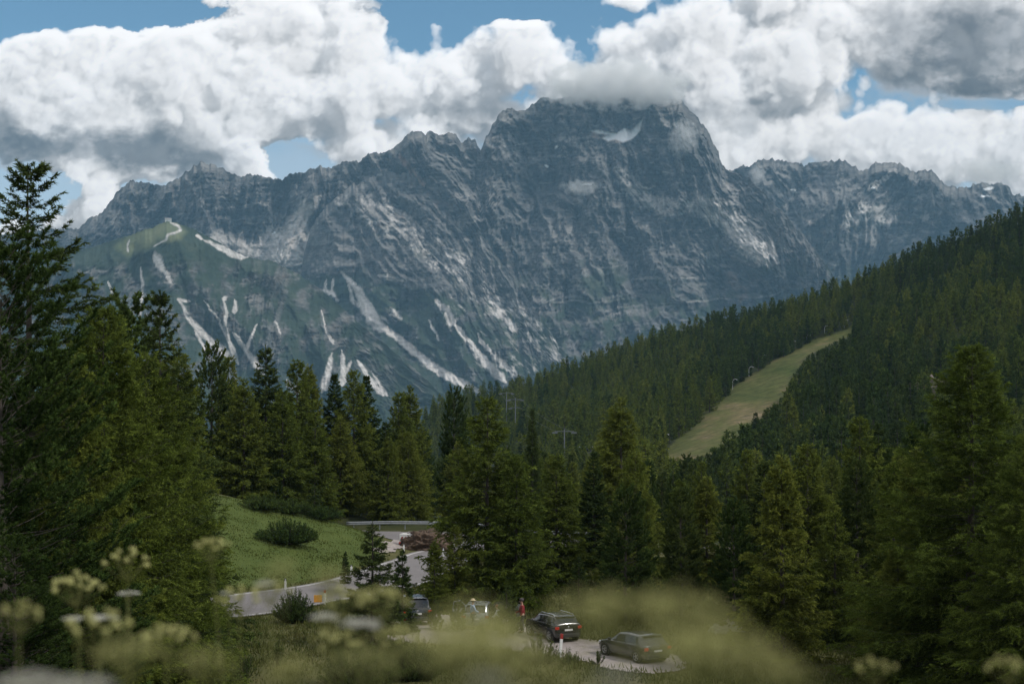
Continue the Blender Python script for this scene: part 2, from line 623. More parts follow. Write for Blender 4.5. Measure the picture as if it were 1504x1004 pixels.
MROCK = mountain_material()

SKY_MAIN = [(-260, 380), (-120, 352), (-40, 346), (40, 340), (92, 336), (113, 337), (131, 321), (149, 312), (159, 299), (171, 284), (179, 273), (195, 265), (207, 267),
            (223, 271), (233, 274), (243, 271), (259, 263), (275, 249), (287, 243), (299, 238), (315, 243), (339, 253), (355, 258), (372, 255), (385, 258), (400, 263),
            (415, 265), (428, 251), (445, 254), (455, 248), (472, 244), (487, 248), (495, 242), (510, 239), (525, 236), (540, 227), (552, 223), (565, 226), (580, 213),
            (595, 201), (605, 193), (615, 191), (625, 199), (632, 193), (648, 199), (660, 194), (672, 201), (678, 209), (688, 203), (698, 207), (702, 216), (706, 221),
            (713, 201), (721, 188), (730, 173), (737, 163), (751, 160), (770, 161), (781, 154), (793, 147), (803, 142), (812, 146), (830, 142), (860, 139), (900, 137),
            (940, 138), (975, 142), (993, 147), (1002, 147), (1006, 156), (1016, 165), (1025, 170), (1028, 179), (1035, 186), (1044, 200), (1048, 213), (1056, 222),
            (1054, 229), (1058, 236), (1064, 246), (1072, 252), (1086, 256), (1100, 262), (1116, 276), (1136, 298), (1160, 322), (1185, 352), (1215, 392), (1250, 440), (1290, 510), (1330, 590), (1340, 620)]
SKY_RIGHT = [(960, 300), (1020, 275), (1067, 250), (1081, 247), (1097, 243), (1109, 238), (1117, 235), (1141, 232), (1157, 239), (1181, 241), (1205, 238), (1229, 235),
             (1253, 243), (1267, 249), (1290, 240), (1310, 238), (1326, 243), (1346, 252), (1368, 251), (1374, 256), (1386, 268), (1402, 276), (1422, 272), (1446, 269),
             (1478, 270), (1488, 283), (1504, 287), (1560, 300), (1640, 300), (1740, 330)]
SKY_SPUR = [(430, 480), (440, 420), (446, 372), (458, 335), (474, 310), (490, 292), (510, 278), (540, 262), (570, 253), (600, 251), (630, 264), (660, 290),
            (690, 322), (715, 356), (740, 392), (770, 434), (800, 474), (835, 522), (880, 578), (910, 620)]
SKY_SHOULDER = [(-260, 455), (-100, 425), (0, 408), (60, 392), (110, 370), (150, 358), (178, 350), (210, 338), (232, 330), (245, 325), (256, 326), (266, 331), (285, 336),
                (310, 349), (334, 364), (361, 377), (393, 382), (418, 392), (440, 404), (470, 424), (500, 450), (540, 485), (590, 525), (640, 570), (690, 612), (700, 620)]


def face_main(h, PX, PY):
    c = 620 + 260 * pnoise(PX / 170, PX * 0, 5)           # height of the cliffs
    return np.minimum(h, c) * .42 + np.maximum(h - c, 0) * 1.15


def face_slope(h, PX, PY):
    return np.minimum(h, 110) * .7 + np.maximum(h - 110, 0) * 1.12


def thr(x, a, b):
    return smooth(a, b, x)


def paint_main(PX, PY, h, g2, g3, st, wx):
    n = fbm(PX / 34, PY / 24, 6, .6, 71)
    n2 = fbm((PX - PY * .7) / 9, (PY + PX * .2) / 20, 5, .62, 75)
    n3 = fbm((PX - PY * .9) / 5, (PY + PX) / 46, 5, .62, 79)
    scree = np.zeros_like(PX)
    # pale debris bands across the wall
    for pts, a, bb, k in [([(905, 250), (925, 272), (945, 295), (985, 305), (1005, 312)], 12, 9, .7),
                          ([(1010, 300), (1040, 305), (1060, 318), (1085, 340), (1110, 365), (1140, 385)], 14, 16, .85),
                          ([(1075, 300), (1062, 270), (1050, 250)], 8, 3, .35),
                          ([(1105, 360), (1125, 380), (1150, 410)], 8, 5, .7), ([(1025, 385), (1050, 372), (1068, 355)], 9, 2, .55),
                          ([(1000, 230), (1015, 262), (1022, 290)], 5, 5, .35), ([(715, 205), (745, 222), (765, 232)], 7, 4, .45),
                          ([(840, 300), (880, 290), (905, 300)], 10, 6, .3), ([(760, 310), (800, 330), (840, 345)], 16, 10, .25),
                          ([(880, 395), (895, 420), (900, 440)], 4, 3, .5), ([(860, 395), (868, 420), (876, 450)], 3, 2, .4)]:
        s = stroke(PX, PY, pts, a * 1.5, bb * 1.5, 1.6, int(pts[0][0]))
        scree = np.maximum(scree, s * thr(n2 + n3 * .7 + k * .55, .12, .42) * k)
    # the scree bowl under the left ridge, with paler chutes
    bowl = poly_mask(PX, PY, [(300, 352), (345, 372), (388, 384), (420, 396), (452, 410), (460, 350), (455, 300), (446, 290), (425, 325), (392, 352), (345, 352), (320, 340)], 6, 5, 7)
    scree = np.maximum(scree, bowl * (.50 + .40 * thr(n3, -.2, .3)))
    for pts, a, bb in [([(470, 288), (448, 318), (425, 345), (395, 372)], 4, 8), ([(450, 292), (434, 322), (420, 350)], 2, 4), ([(400, 330), (385, 352)], 2, 5)]:
        scree = np.maximum(scree, stroke(PX, PY, pts, a * 2, bb * 2, 1.2, bb) * .8)
    scree = np.maximum(scree, .42 * thr(n2 + .55 * n3 + .3 * n, .24, .5) * thr(h, 30, 260))
    scree = np.maximum(scree, .5 * thr(st + n * .5 + .25 * g3, .26, .5) * thr(h, 40, 200))
    red = .75 * np.maximum(stroke(PX, PY, [(588, 228), (597, 243), (612, 262), (640, 285)], 6, 4, 1.2, 3), stroke(PX, PY, [(868, 195), (905, 205), (935, 190)], 7, 7, 1.4, 4) * .6)
    red = np.maximum(red, stroke(PX, PY, [(452, 300), (440, 335), (428, 372)], 8, 12, 1.4, 5) * .45)
    red = np.maximum(red, stroke(PX, PY, [(1065, 400), (1085, 425), (1090, 445)], 12, 14, 2, 6) * .4)
    red = np.maximum(red, .28 * thr(n + n2 * .4, .2, .5))
    # dwarf pine and grass on the lower benches
    low = thr(PY + n * 90 + n3 * 30, 395, 470)
    green = low * thr(n2 * .7 + n * 1.1 - g2 * .3, -.22, .12) * .95
    green = np.maximum(green, poly_mask(PX, PY, [(845, 405), (880, 398), (925, 400), (910, 425), (880, 440), (850, 425)], 4, 8, 15) * .85)
    green = np.maximum(green, thr(PY + n * 70, 330, 420) * thr(n + n2 * .5, .02, .25) * .7)
    snow = poly_mask(PX, PY, [(866, 192), (880, 190), (893, 194), (905, 196), (918, 188), (930, 190), (938, 182), (943, 176), (941, 192), (930, 203), (915, 209), (904, 204), (893, 208), (884, 205), (893, 199), (880, 197)], 1.0, 2.0, 21)
    for p in [([(819, 214), (816, 219)], 2.0), ([(800, 243), (806, 245)], 2.2), ([(405, 340), (400, 344)], 1.6), ([(855, 272), (870, 270)], 1.2)]:
        snow = np.maximum(snow, stroke(PX, PY, p[0], p[1], p[1], .5))
    return dict(scree=np.clip(scree, 0, 1) * (1 - .6 * green), red=red, green=green, snow=snow, meadow=np.zeros_like(PX))


def paint_right(PX, PY, h, g2, g3, st, wx):
    n = fbm(PX / 34, PY / 24, 6, .6, 171)
    n2 = fbm((PX + PY * .9) / 30, (PY - PX * .55) / 6, 5, .62, 175)
    n3 = fbm((PX - PY * .6) / 6, (PY + PX) / 40, 5, .62, 179)
    scree = .5 * thr(n2 + n * .5, .12, .42) * thr(h, 10, 120)
    for pts, a, bb, k in [([(1240, 330), (1270, 312), (1300, 318), (1305, 330)], 10, 14, .9), ([(1290, 322), (1270, 340), (1285, 360)], 8, 6, .6),
                          ([(1230, 350), (1215, 365), (1210, 372)], 5, 5, .6), ([(1355, 318), (1366, 320)], 8, 6, .7), ([(1275, 280), (1300, 262), (1315, 250)], 5, 3, .6),
                          ([(1180, 360), (1200, 390), (1215, 420)], 7, 6, .35), ([(1160, 330), (1190, 350)], 5, 5, .4)]:
        s = stroke(PX, PY, pts, a * 1.4, bb * 1.4, 1.5, int(pts[0][0]))
        scree = np.maximum(scree, s * thr(n3 + k * .5, .0, .35) * k)
    red = .35 * thr(n + n2 * .5, .1, .45) * thr(PY, 290, 330)
    green = thr(PY + n * 80, 370, 430) * thr(n + n2 * .3, -.18, .12) * .85
    snow = np.zeros_like(PX)
    for p in [([(1284, 276), (1280, 278)], 2), ([(1160, 280), (1168, 279)], 1.5), ([(1446, 279), (1460, 276)], 3), ([(1440, 287), (1455, 288)], 1.8)]:
        snow = np.maximum(snow, stroke(PX, PY, p[0], p[1], p[1], 1.0))
    return dict(scree=scree * (1 - .6 * green), red=red, green=green, snow=snow, meadow=np.zeros_like(PX))


def paint_spur(PX, PY, h, g2, g3, st, wx):
    n = fbm(PX / 34, PY / 24, 6, .6, 271)
    wxx = wx * .5
    n2 = fbm((PX - PY * 1.1 + wxx) / 10, (PY + PX * .8) / 60, 6, .68, 275) * .7 + fbm(PX / 22, PY / 16, 5, .6, 277) * .6
    n3 = fbm((PX - PY * .9 + wxx) / 5, (PY + PX) / 26, 5, .68, 279)
    scree = np.zeros_like(PX)
    # broad broken band of pale slabs running down the spur
    band = stroke(PX, PY, [(498, 292), (540, 306), (590, 330), (640, 366), (680, 398), (715, 430), (760, 468), (800, 506), (830, 535)], 26, 24, 2.2, 31)
    scree = np.maximum(scree, band * thr(n2 + n3 * .6, -.10, .26) * .95)
    b2 = stroke(PX, PY, [(640, 420), (680, 445), (720, 470), (760, 505), (790, 540)], 16, 30, 2.2, 33)
    scree = np.maximum(scree, b2 * thr(n2 + n3 * .5, .02, .36) * .75)
    for pts, a, bb, rg in [([(498, 396), (512, 410), (528, 428), (545, 452), (560, 478), (590, 500), (625, 530), (660, 553), (712, 580)], 3.5, 6.0, .6),
                           ([(520, 415), (532, 442), (545, 468), (562, 486)], 5, 9, 1.0), ([(545, 462), (590, 505), (630, 538), (660, 560)], 2.2, 2.5, 1.2),
                           ([(510, 412), (518, 440), (528, 452)], 1.5, 4, .8), ([(480, 410), (476, 425), (487, 432)], 2, 3, .8), ([(490, 408), (486, 428), (498, 444)], 2, 2.5, .8),
                           ([(555, 405), (572, 404), (595, 414)], 3, 2, .8), ([(640, 440), (655, 455), (668, 478)], 4, 8, 1.6), ([(665, 470), (682, 494), (705, 524), (742, 560)], 2.2, 8, 1.0),
                           ([(700, 490), (722, 520), (760, 552)], 2, 6, 1.6), ([(720, 440), (745, 470), (760, 490)], 4, 5, 2), ([(575, 452), (590, 470)], 3, 2, 1), ([(630, 470), (645, 500)], 2, 1.5, 1),
                           ([(830, 500), (850, 512)], 1.5, 2, .6)]:
        s = stroke(PX, PY, pts, a * 1.25, bb * 1.25, rg, int(pts[0][0]))
        scree = np.maximum(scree, np.clip(s * (1.5 if pts[0][0] in (498, 520, 545, 665) else 1.0), 0, 1) * (.75 + .25 * thr(n3, -.3, .1)))
    scree = np.maximum(scree, .40 * thr(n2 + n * .4, .22, .5))
    green = thr(PY + n * 60 - (PX - 520) * .22, 385, 425) * thr(n * 1.1 + n2 * .4, -.26, .02) * .95
    green = np.maximum(green, .5 * thr(n, .0, .3) * thr(PY, 320, 380))
    red = .3 * thr(n + n3 * .3, .15, .45)
    return dict(scree=scree, red=red, green=green * (1 - scree), snow=np.zeros_like(PX), meadow=np.zeros_like(PX))


def paint_shoulder(PX, PY, h, g2, g3, st, wx):
    n = fbm(PX / 30, PY / 30, 6, .6, 371)
    n2 = fbm((PX - PY * .4) / 6, (PY + PX * .3) / 26, 5, .62, 375)
    scree = np.zeros_like(PX)
    for pts, a, bb, rg in [([(262, 440), (270, 452), (276, 466), (298, 490), (318, 508), (340, 528)], 2, 7, .6), ([(268, 448), (262, 440), (280, 443)], 2, 2, .6), ([(285, 485), (300, 510), (308, 525)], 2, 2, .8),
                           ([(228, 372), (236, 392), (246, 404), (252, 416)], 7, 2, 1.2), ([(206, 392), (209, 415), (208, 440), (205, 470)], 1.5, 2, .5), ([(158, 412), (165, 430), (166, 442)], 1, 1.5, .6),
                           ([(328, 438), (333, 460), (330, 480), (338, 505), (350, 535)], 1.5, 4, .6), ([(342, 488), (352, 500), (372, 530), (388, 550)], 3, 5, .6), ([(378, 475), (366, 500), (362, 520)], 1, 3, .8),
                           ([(332, 440), (328, 436)], 4, 3, .5), ([(345, 440), (346, 460)], 2, 4, .8), ([(405, 470), (412, 490)], 1.5, 2, 1), ([(300, 442), (322, 470), (330, 492)], 1, 2, .8),
                           ([(488, 518), (482, 545), (474, 575)], 2, 7, .6), ([(501, 515), (505, 540), (502, 566)], 2, 6, .6), ([(515, 530), (506, 550)], 2, 3, .8), ([(525, 528), (540, 552), (562, 580)], 2, 5, .6),
                           ([(545, 545), (560, 568), (570, 582)], 1, 3, .8), ([(470, 455), (478, 480), (490, 505)], 1, 2.5, 1), ([(420, 560), (440, 575)], 4, 4, 2),
                           ([(300, 352), (320, 362), (345, 374), (362, 378)], 2, 6, .9), ([(288, 345), (298, 352)], 2, 2, .6)]:
        s = stroke(PX, PY, pts, a * 1.3, bb * 1.3, rg, int(pts[0][0]))
        scree = np.maximum(scree, s * (.75 + .25 * thr(n2, -.3, .1)))
    scree = np.maximum(scree, .6 * thr(n2 + n * .3, .34, .52) * thr(PY, 400, 440))
    rocky = thr(n * 1.2 + g2 * .5, .02, .28) * thr(PY, 375, 400) * (1 - thr(PY, 520, 580) * .6)
    green = np.clip(.95 - .75 * rocky, 0, 1)
    top = poly_mask(PX, PY, [(170, 362), (180, 352), (212, 338), (240, 326), (258, 325), (275, 340), (262, 352), (235, 358), (205, 370), (185, 375)], 4, 4, 44)
    for pts, a, bb in [([(250, 327), (262, 332), (266, 338), (256, 342), (246, 345), (244, 352), (238, 356)], 1.6, 1.6), ([(190, 352), (187, 362), (188, 370)], 1.2, 1.2), ([(244, 352), (225, 362)], 1.0, 1.0)]:
        scree = np.maximum(scree, stroke(PX, PY, pts, a * 1.4, bb * 1.4, .2))
    return dict(scree=scree, red=.25 * thr(n, .1, .4) * rocky, green=green * (1 - scree), snow=np.zeros_like(PX), meadow=top * (1 - scree) * .85)


mountain('mountain', SKY_MAIN, [(-260, 7300), (300, 7200), (700, 7000), (900, 7000), (1060, 7000), (1340, 5600)], 640, -260, 1340, 1.5, 330, face_main, MROCK, 1.0, paint_main, 1,
         ribs=[([(735, 170), (720, 240), (700, 300), (720, 360)], 70, 160), ([(1000, 160), (1020, 220), (1050, 300), (1120, 380)], 60, 200), ([(850, 190), (905, 200), (940, 185)], 40, -60),
               ([(905, 245), (850, 300), (870, 380)], 60, 140), ([(760, 200), (790, 300), (760, 380)], 50, -140), ([(610, 195), (640, 260), (690, 320)], 60, 180),
               ([(300, 240), (290, 300), (300, 345)], 60, 160), ([(195, 265), (180, 310), (150, 350)], 50, 120), ([(430, 255), (405, 310), (380, 350)], 40, -120), ([(925, 360), (935, 440)], 30, -160), ([(470, 245), (455, 290)], 30, 120)])
mountain('mountain_ridge', SKY_RIGHT, [(960, 8200), (1250, 8000), (1740, 7600)], 640, 960, 1740, 1.6, 250, face_main, MROCK, .85, paint_right, 60,
         ribs=[([(1310, 240), (1250, 290), (1190, 330)], 50, 260), ([(1385, 268), (1420, 320), (1450, 360)], 60, 220), ([(1141, 232), (1120, 300)], 40, 160), ([(1270, 315), (1230, 370), (1200, 430)], 50, 200)])
mountain('mountain_spur', SKY_SPUR, [(430, 6900), (520, 6930), (600, 6880), (700, 6560), (910, 5400)], 645, 430, 910, 1.5, 260, face_slope, MROCK, .8, paint_spur, 120, crest=1.3,
         ribs=[([(520, 300), (560, 360), (640, 430), (720, 520)], 50, 120), ([(510, 410), (560, 480), (640, 540)], 30, -25), ([(480, 320), (500, 380), (560, 440)], 40, 100)])
mountain('mountain_shoulder', SKY_SHOULDER, [(-260, 5400), (250, 5200), (450, 5400), (700, 4700)], 660, -260, 700, 1.5, 250, face_slope, MROCK, .7, paint_shoulder, 200, crest=.5,
         ribs=[([(250, 330), (290, 420), (400, 520)], 60, 160), ([(265, 400), (290, 470), (340, 530)], 30, -90), ([(390, 385), (440, 470), (500, 560)], 60, 130), ([(120, 380), (160, 470)], 60, 110)])
print('mountain', round(time.time() - T0, 1))

# ------------------------------------------------------------------ the air
hz_v = [(-4600, -70, -401), (4600, -70, -401), (4600, 9600, -401), (-4600, 9600, -401), (-4600, -70, 1800), (4600, -70, 1800), (4600, 9600, 1800), (-4600, 9600, 1800)]
hz_f = [(0, 3, 2, 1), (4, 5, 6, 7), (0, 1, 5, 4), (1, 2, 6, 5), (2, 3, 7, 6), (3, 0, 4, 7)]
m, nt, b, out = mat_new('air')
nt.nodes.remove(b)
pv = nd(nt, 'ShaderNodeVolumePrincipled')
pv.inputs['Color'].default_value = (.38, .68, .96, 1)
pv.inputs['Density'].default_value = 4.0e-5
pv.inputs['Anisotropy'].default_value = 0.0
nt.links.new(pv.outputs[0], out.inputs['Volume'])
tag(link('haze', mesh_np('haze', hz_v, hz_f, m)), kind='stuff')
# ------------------------------------------------------------------ ground sheet
GP = [(-17.5, 142, -12.0), (-21, 143.5, -11.4), (0, -60, -4), (0, 0, -1.75), (-9, 0, -1.9), (9, 0, -1.9), (0, 4, -1.9), (0, 9, -3.0), (0, 18, -5.4), (0, 30, -8.3), (0, 42, -10.6), (0, 52, -11.7), (0, 61, -12),
      (-14, 30, -7.6), (-22, 30, -7.0), (14, 30, -8.4), (-16, 46, -10.2), (16, 46, -10.8), (-30, 50, -7.5), (-13, 60, -11.6), (20, 62, -11.9), (45, 60, -11), (-60, 20, -3), (60, 20, -6),
      (-8, 70, -12), (8, 70, -12), (25, 72, -12), (-10, 80, -12), (4, 80, -12), (16, 82, -12), (-17.8, 82, -12), (-13.6, 90.8, -12), (-8.6, 101, -12), (-7, 112, -12), (-6, 122, -12),
      (0, 128, -12), (8, 127, -12), (18, 122, -12.2), (-12, 131, -12), (-4, 139, -12), (-14, 141, -12), (0, 95, -12.1), (6, 108, -12.1),
      (-25, 118, -7.4), (-20, 120, -8.6), (-16, 126, -10.0), (-20, 104, -10.2), (-15.5, 108, -10.8), (-30, 100, -8.0), (-19, 96, -11.4), (-12.5, 112, -11.5), (-28, 88, -9.6), (-34, 118, -5.0),
      (-45, 120, -3.6), (-45, 80, -6), (-22, 150, -10), (-40, 170, -9), (-8, 165, -13), (-70, 200, -12), (0, 250, -20), (-60, 280, -18), (15, 160, -15), (40, 72, -11.8), (30, 100, -12.8), (55, 95, -12.5),
      (35, 135, -14), (60, 150, -15), (60, 220, -21), (20, 220, -20), (120, 150, -10), (40, 320, -27), (110, 320, -20), (-150, 150, 5), (-150, 400, -30), (-100, 600, -70), (-300, 800, -110), (0, 480, -40), (0, 700, -52),
      (-300, 300, 0), (200, 200, 5), (300, 300, 25), (400, 60, 30), (-300, 0, 10), (300, 0, 5), (-150, 1000, -130)]
for px, py, d in [(640, 612, 1150), (700, 600, 1120), (760, 588, 1150), (830, 563, 1130), (900, 534, 1120), (980, 508, 1110), (1050, 492, 1100), (1120, 478, 1080), (1200, 458, 1050), (1280, 424, 1020),
                  (1350, 389, 1000), (1430, 360, 970), (1504, 336, 950), (1600, 304, 930), (1750, 262, 900), (980, 667, 560), (1020, 637, 600), (1060, 602, 660), (1110, 562, 740), (1170, 517, 820),
                  (1245, 490, 900), (1300, 480, 880), (760, 645, 800), (830, 648, 700), (880, 640, 700), (940, 604, 800), (1000, 564, 900), (1370, 580, 520), (1504, 600, 450), (1504, 450, 700), (1400, 480, 700),
                  (1300, 560, 620), (1250, 640, 450), (1180, 640, 500), (1600, 500, 600), (1700, 600, 400), (1030, 660, 530), (1100, 620, 590), (1160, 570, 680)]:
    p = at(px, py, d)
    GP.append((p.x, p.y, p.z))
GP += [(-200, 1400, -190), (0, 1400, -120), (300, 1400, -20), (600, 1400, 40), (900, 1200, 120), (900, 700, 120), (-500, 1400, -230)]
GP = np.array(GP, float)


def _ker(dx, dy):
    return np.sqrt(dx * dx + dy * dy + 25.0)


_A = _ker(GP[:, None, 0] - GP[None, :, 0], GP[:, None, 1] - GP[None, :, 1])
_W = np.linalg.solve(_A + np.eye(len(GP)) * .02, GP[:, 2] + 12)


def ground(x, y):
    x = np.asarray(x, float)
    y = np.asarray(y, float)
    z = np.full(x.shape, -12.0)
    for (gx, gy, _), wv in zip(GP, _W):
        z = z + wv * _ker(x - gx, y - gy)
    far = np.maximum(smooth(1250, 2200, np.hypot(x, y * .9)), smooth(700, 1500, -x))
    z = z * (1 - far) + (-330) * far
    return np.maximum(z, -380)


def gz(x, y):
    return float(ground(np.array([x]), np.array([y]))[0])


def flat_at(px, py):
    """point of the level plateau (road, car park) seen at a photo pixel"""
    d = 12 * F / (py - HOR)
    for _ in range(3):
        d = -gz((px - 752) / F * d, d) * F / (py - HOR)
    return ((px - 752) / F * d, d)


def inside(poly, x, y):
    x = np.asarray(x, float)
    y = np.asarray(y, float)
    r = np.zeros(x.shape, bool)
    n = len(poly)
    for i in range(n):
        (ax, ay), (bx_, by) = poly[i], poly[(i + 1) % n]
        c = (ay > y) != (by > y)
        r ^= c & (x < (bx_ - ax) * (y - ay) / (by - ay + 1e-12) + ax)
    return r


def edge_dist(poly, x, y, closed=True):
    d = np.full(np.shape(x), 1e9)
    n = len(poly)
    for i in range(n if closed else n - 1):
        (ax, ay), (bx_, by) = poly[i], poly[(i + 1) % n]
        dx, dy = bx_ - ax, by - ay
        t = np.clip(((x - ax) * dx + (y - ay) * dy) / (dx * dx + dy * dy + 1e-9), 0, 1)
        d = np.minimum(d, np.hypot(x - ax - t * dx, y - ay - t * dy))
    return d


def catmull(pts, step):
    pts = [np.array(p, float) for p in pts]
    P = [2 * pts[0] - pts[1]] + pts + [2 * pts[-1] - pts[-2]]
    out = []
    for i in range(1, len(P) - 2):
        n = max(2, int(np.linalg.norm(P[i + 1] - P[i]) / step))
        for k in range(n):
            t = k / n
            a, b_, c, d = P[i - 1], P[i], P[i + 1], P[i + 2]
            out.append(.5 * (2 * b_ + (c - a) * t + (2 * a - 5 * b_ + 4 * c - d) * t * t + (3 * b_ - a - 3 * c + d) * t ** 3))
    out.append(P[-2])
    return np.array(out)


ROAD = catmull([(-38, 77), (-26, 80), (-17.6, 85.0), (-13.6, 90.4), (-10.4, 95.6), (-8.0, 102), (-6.6, 109), (-5.0, 116), (-1.5, 122.5), (4, 126), (12, 126), (24, 122), (40, 118)], .7)
LOT = [(-14.5, 128), (-9.5, 122), (-7.0, 118), (-3.0, 121), (1.5, 126), (1.5, 131), (-1.5, 135), (-6, 138.6), (-16, 140.2), (-16.5, 133)]
PARK = [flat_at(*p) for p in [(545, 930), (575, 905), (640, 902), (700, 906), (775, 918), (845, 938), (905, 944), (985, 952), (1010, 968), (1000, 985), (960, 990), (905, 984), (850, 972), (790, 962), (700, 950), (640, 946), (590, 945)]]
SKI = [(p.x, p.y) for p in (at(px, py, d) for px, py, d in [(940, 690, 520), (985, 655, 575), (1020, 625, 615), (1060, 592, 670), (1090, 566, 730), (1125, 540, 775), (1170, 510, 830), (1215, 492, 880), (1258, 480, 910),
       (1262, 488, 900), (1215, 506, 850), (1195, 520, 810), (1175, 545, 760), (1165, 570, 690), (1140, 600, 640), (1110, 630, 585), (1080, 655, 545), (1060, 690, 510)])]
MEADOW = [(-36, 116), (-26, 121), (-20, 125), (-14, 132), (-13, 126), (-10, 118), (-10.5, 108), (-12, 101), (-16, 94), (-22, 89), (-34, 84)]

xs = np.concatenate([-np.geomspace(4550, 60, 42), np.arange(-56, 70, .9), np.arange(74, 560, 7), np.geomspace(600, 4550, 26)])
ys = np.concatenate([np.arange(-65, 36, 3.0), np.arange(36, 150, .9), np.arange(152, 1280, 7), np.geomspace(1320, 9550, 30)])
GX, GY = np.meshgrid(xs, ys)
GZ = ground(GX, GY)
near = smooth(170, 140, np.hypot(GX, GY))
lev = np.maximum(np.maximum(smooth(7, 3.5, edge_dist(ROAD[::6], GX, GY, False)), inside(LOT, GX, GY) * 1.0), inside(PARK, GX, GY) * 1.0)
GZ = GZ + (fbm(GX / 3.1, GY / 3.1, 3, .5, 401) * .16 * near + fbm(GX / 26, GY / 26, 3, .5, 405) * .5 * near * smooth(66, 60, GY)) * (1 - lev)
me = mesh_np('ground', np.stack([GX, GY, GZ], -1).reshape(-1, 3), grid_faces(*GX.shape), smooth=True)
PROJ = (752 + GX / np.maximum(GY, 1) * F, HOR - GZ / np.maximum(GY, 1) * F)
ski = inside(SKI, GX + fbm(GX / 25, GY / 25, 3, .5, 411) * 14, GY + fbm(GX / 25 + 9, GY / 25, 3, .5, 413) * 14)
ski |= inside([(968, 674), (998, 640), (1040, 604), (1085, 562), (1130, 533), (1180, 507), (1215, 491), (1247, 483), (1255, 486), (1218, 507), (1184, 524), (1166, 548), (1155, 578), (1128, 604), (1096, 634), (1062, 658), (1012, 674)], *PROJ) & (GY > 480) & (GY < 960)
attr(me, 'piste', ski * 1.0)
attr(me, 'meadow', inside(MEADOW, GX, GY) * 1.0)
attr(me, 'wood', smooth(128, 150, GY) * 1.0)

m, nt, b, out = mat_new('meadow_ground')
geo = nt.nodes.new('ShaderNodeNewGeometry').outputs['Position']
na = noise_tex(nt, .35, 6, .6, geo)
nb_ = noise_tex(nt, 4.5, 4, .65, geo)
nc_ = noise_tex(nt, .06, 5, .6, geo)


def AF(n):
    return nd(nt, 'ShaderNodeAttribute', attribute_name=n).outputs['Fac']


base = mix_rgb(nt, .5, ramp(nt, na.outputs[0], [(.3, (.055, .066, .022)), (.55, (.095, .092, .036)), (.75, (.15, .125, .06))]), ramp(nt, nb_.outputs[0], [(.35, (.04, .052, .016)), (.65, (.13, .12, .055))]))
mead = mix_rgb(nt, .5, ramp(nt, na.outputs[0], [(.3, (.056, .076, .02)), (.6, (.088, .106, .03)), (.8, (.13, .13, .045))]), ramp(nt, nb_.outputs[0], [(.35, (.042, .074, .015)), (.65, (.085, .118, .03))]))
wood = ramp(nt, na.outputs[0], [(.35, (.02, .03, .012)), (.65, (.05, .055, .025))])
ns_ = noise_tex(nt, .035, 7, .62, geo, (1, .35, 1))
pis = ramp(nt, ns_.outputs[0], [(.30, (.05, .072, .02)), (.47, (.092, .102, .036)), (.58, (.15, .128, .066)), (.68, (.28, .225, .17))])
np_ = noise_tex(nt, .22, 6, .72, geo)
pis = mix_rgb(nt, .75, pis, ramp(nt, np_.outputs[0], [(.34, (.45, .48, .42)), (.62, (1.35, 1.3, 1.2))]), 'MULTIPLY')
col = mix_rgb(nt, AF('meadow'), base, mead)
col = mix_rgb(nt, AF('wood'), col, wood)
col = mix_rgb(nt, AF('piste'), col, pis)
nt.links.new(col, b.inputs['Base Color'])
b.inputs['Roughness'].default_value = .95
b.inputs['Specular IOR Level'].default_value = .1
bm = nt.nodes.new('ShaderNodeBump')
bm.inputs['Strength'].default_value = .8
bm.inputs['Distance'].default_value = .12
nt.links.new(nb_.outputs[0], bm.inputs['Height'])
nt.links.new(bm.outputs[0], b.inputs['Normal'])
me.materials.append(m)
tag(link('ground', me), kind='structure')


# ------------------------------------------------------------------ road, lay-by, car park
def stone_mat(name, a, c, scale, dirt=None):
    m, nt, b, out = mat_new(name)
    g = nt.nodes.new('ShaderNodeNewGeometry').outputs['Position']
    n1 = noise_tex(nt, scale, 6, .7, g)
    n2 = noise_tex(nt, .45, 5, .6, g)
    col = mix_rgb(nt, .6, ramp(nt, n1.outputs[0], [(.32, a), (.68, c)]), ramp(nt, n2.outputs[0], [(.3, a), (.7, c)]))
    if dirt:
        col = mix_rgb(nt, ramp(nt, n2.outputs[0], [(.52, (0, 0, 0)), (.66, (.8, .8, .8))]), col, dirt)
    nt.links.new(col, b.inputs['Base Color'])
    b.inputs['Roughness'].default_value = .9
    bm = nt.nodes.new('ShaderNodeBump')
    bm.inputs['Strength'].default_value = .6
    bm.inputs['Distance'].default_value = .05
    nt.links.new(n1.outputs[0], bm.inputs['Height'])
    nt.links.new(bm.outputs[0], b.inputs['Normal'])
    return m


ASPH = stone_mat('asphalt', (.135, .125, .125), (.20, .185, .185), 5)
GRAV = stone_mat('gravel', (.20, .172, .16), (.42, .37, .35), 3.2, (.19, .17, .11))
WLINE = stone_mat('road_paint', (.30, .295, .29), (.55, .54, .53), 2)


def ribbon(path, w0, w1, dz, n=6):
    """strip from offset w0 to w1 (left positive) that follows the ground"""
    t = np.gradient(path, axis=0)
    t /= np.linalg.norm(t, axis=1)[:, None]
    nrm = np.stack([-t[:, 1], t[:, 0]], 1)
    k = np.linspace(w0, w1, n)
    P = path[:, None, :] + nrm[:, None, :] * k[None, :, None]
    z = ground(P[..., 0], P[..., 1]) + dz
    return np.concatenate([P, z[..., None]], -1).reshape(-1, 3), grid_faces(len(path), n)


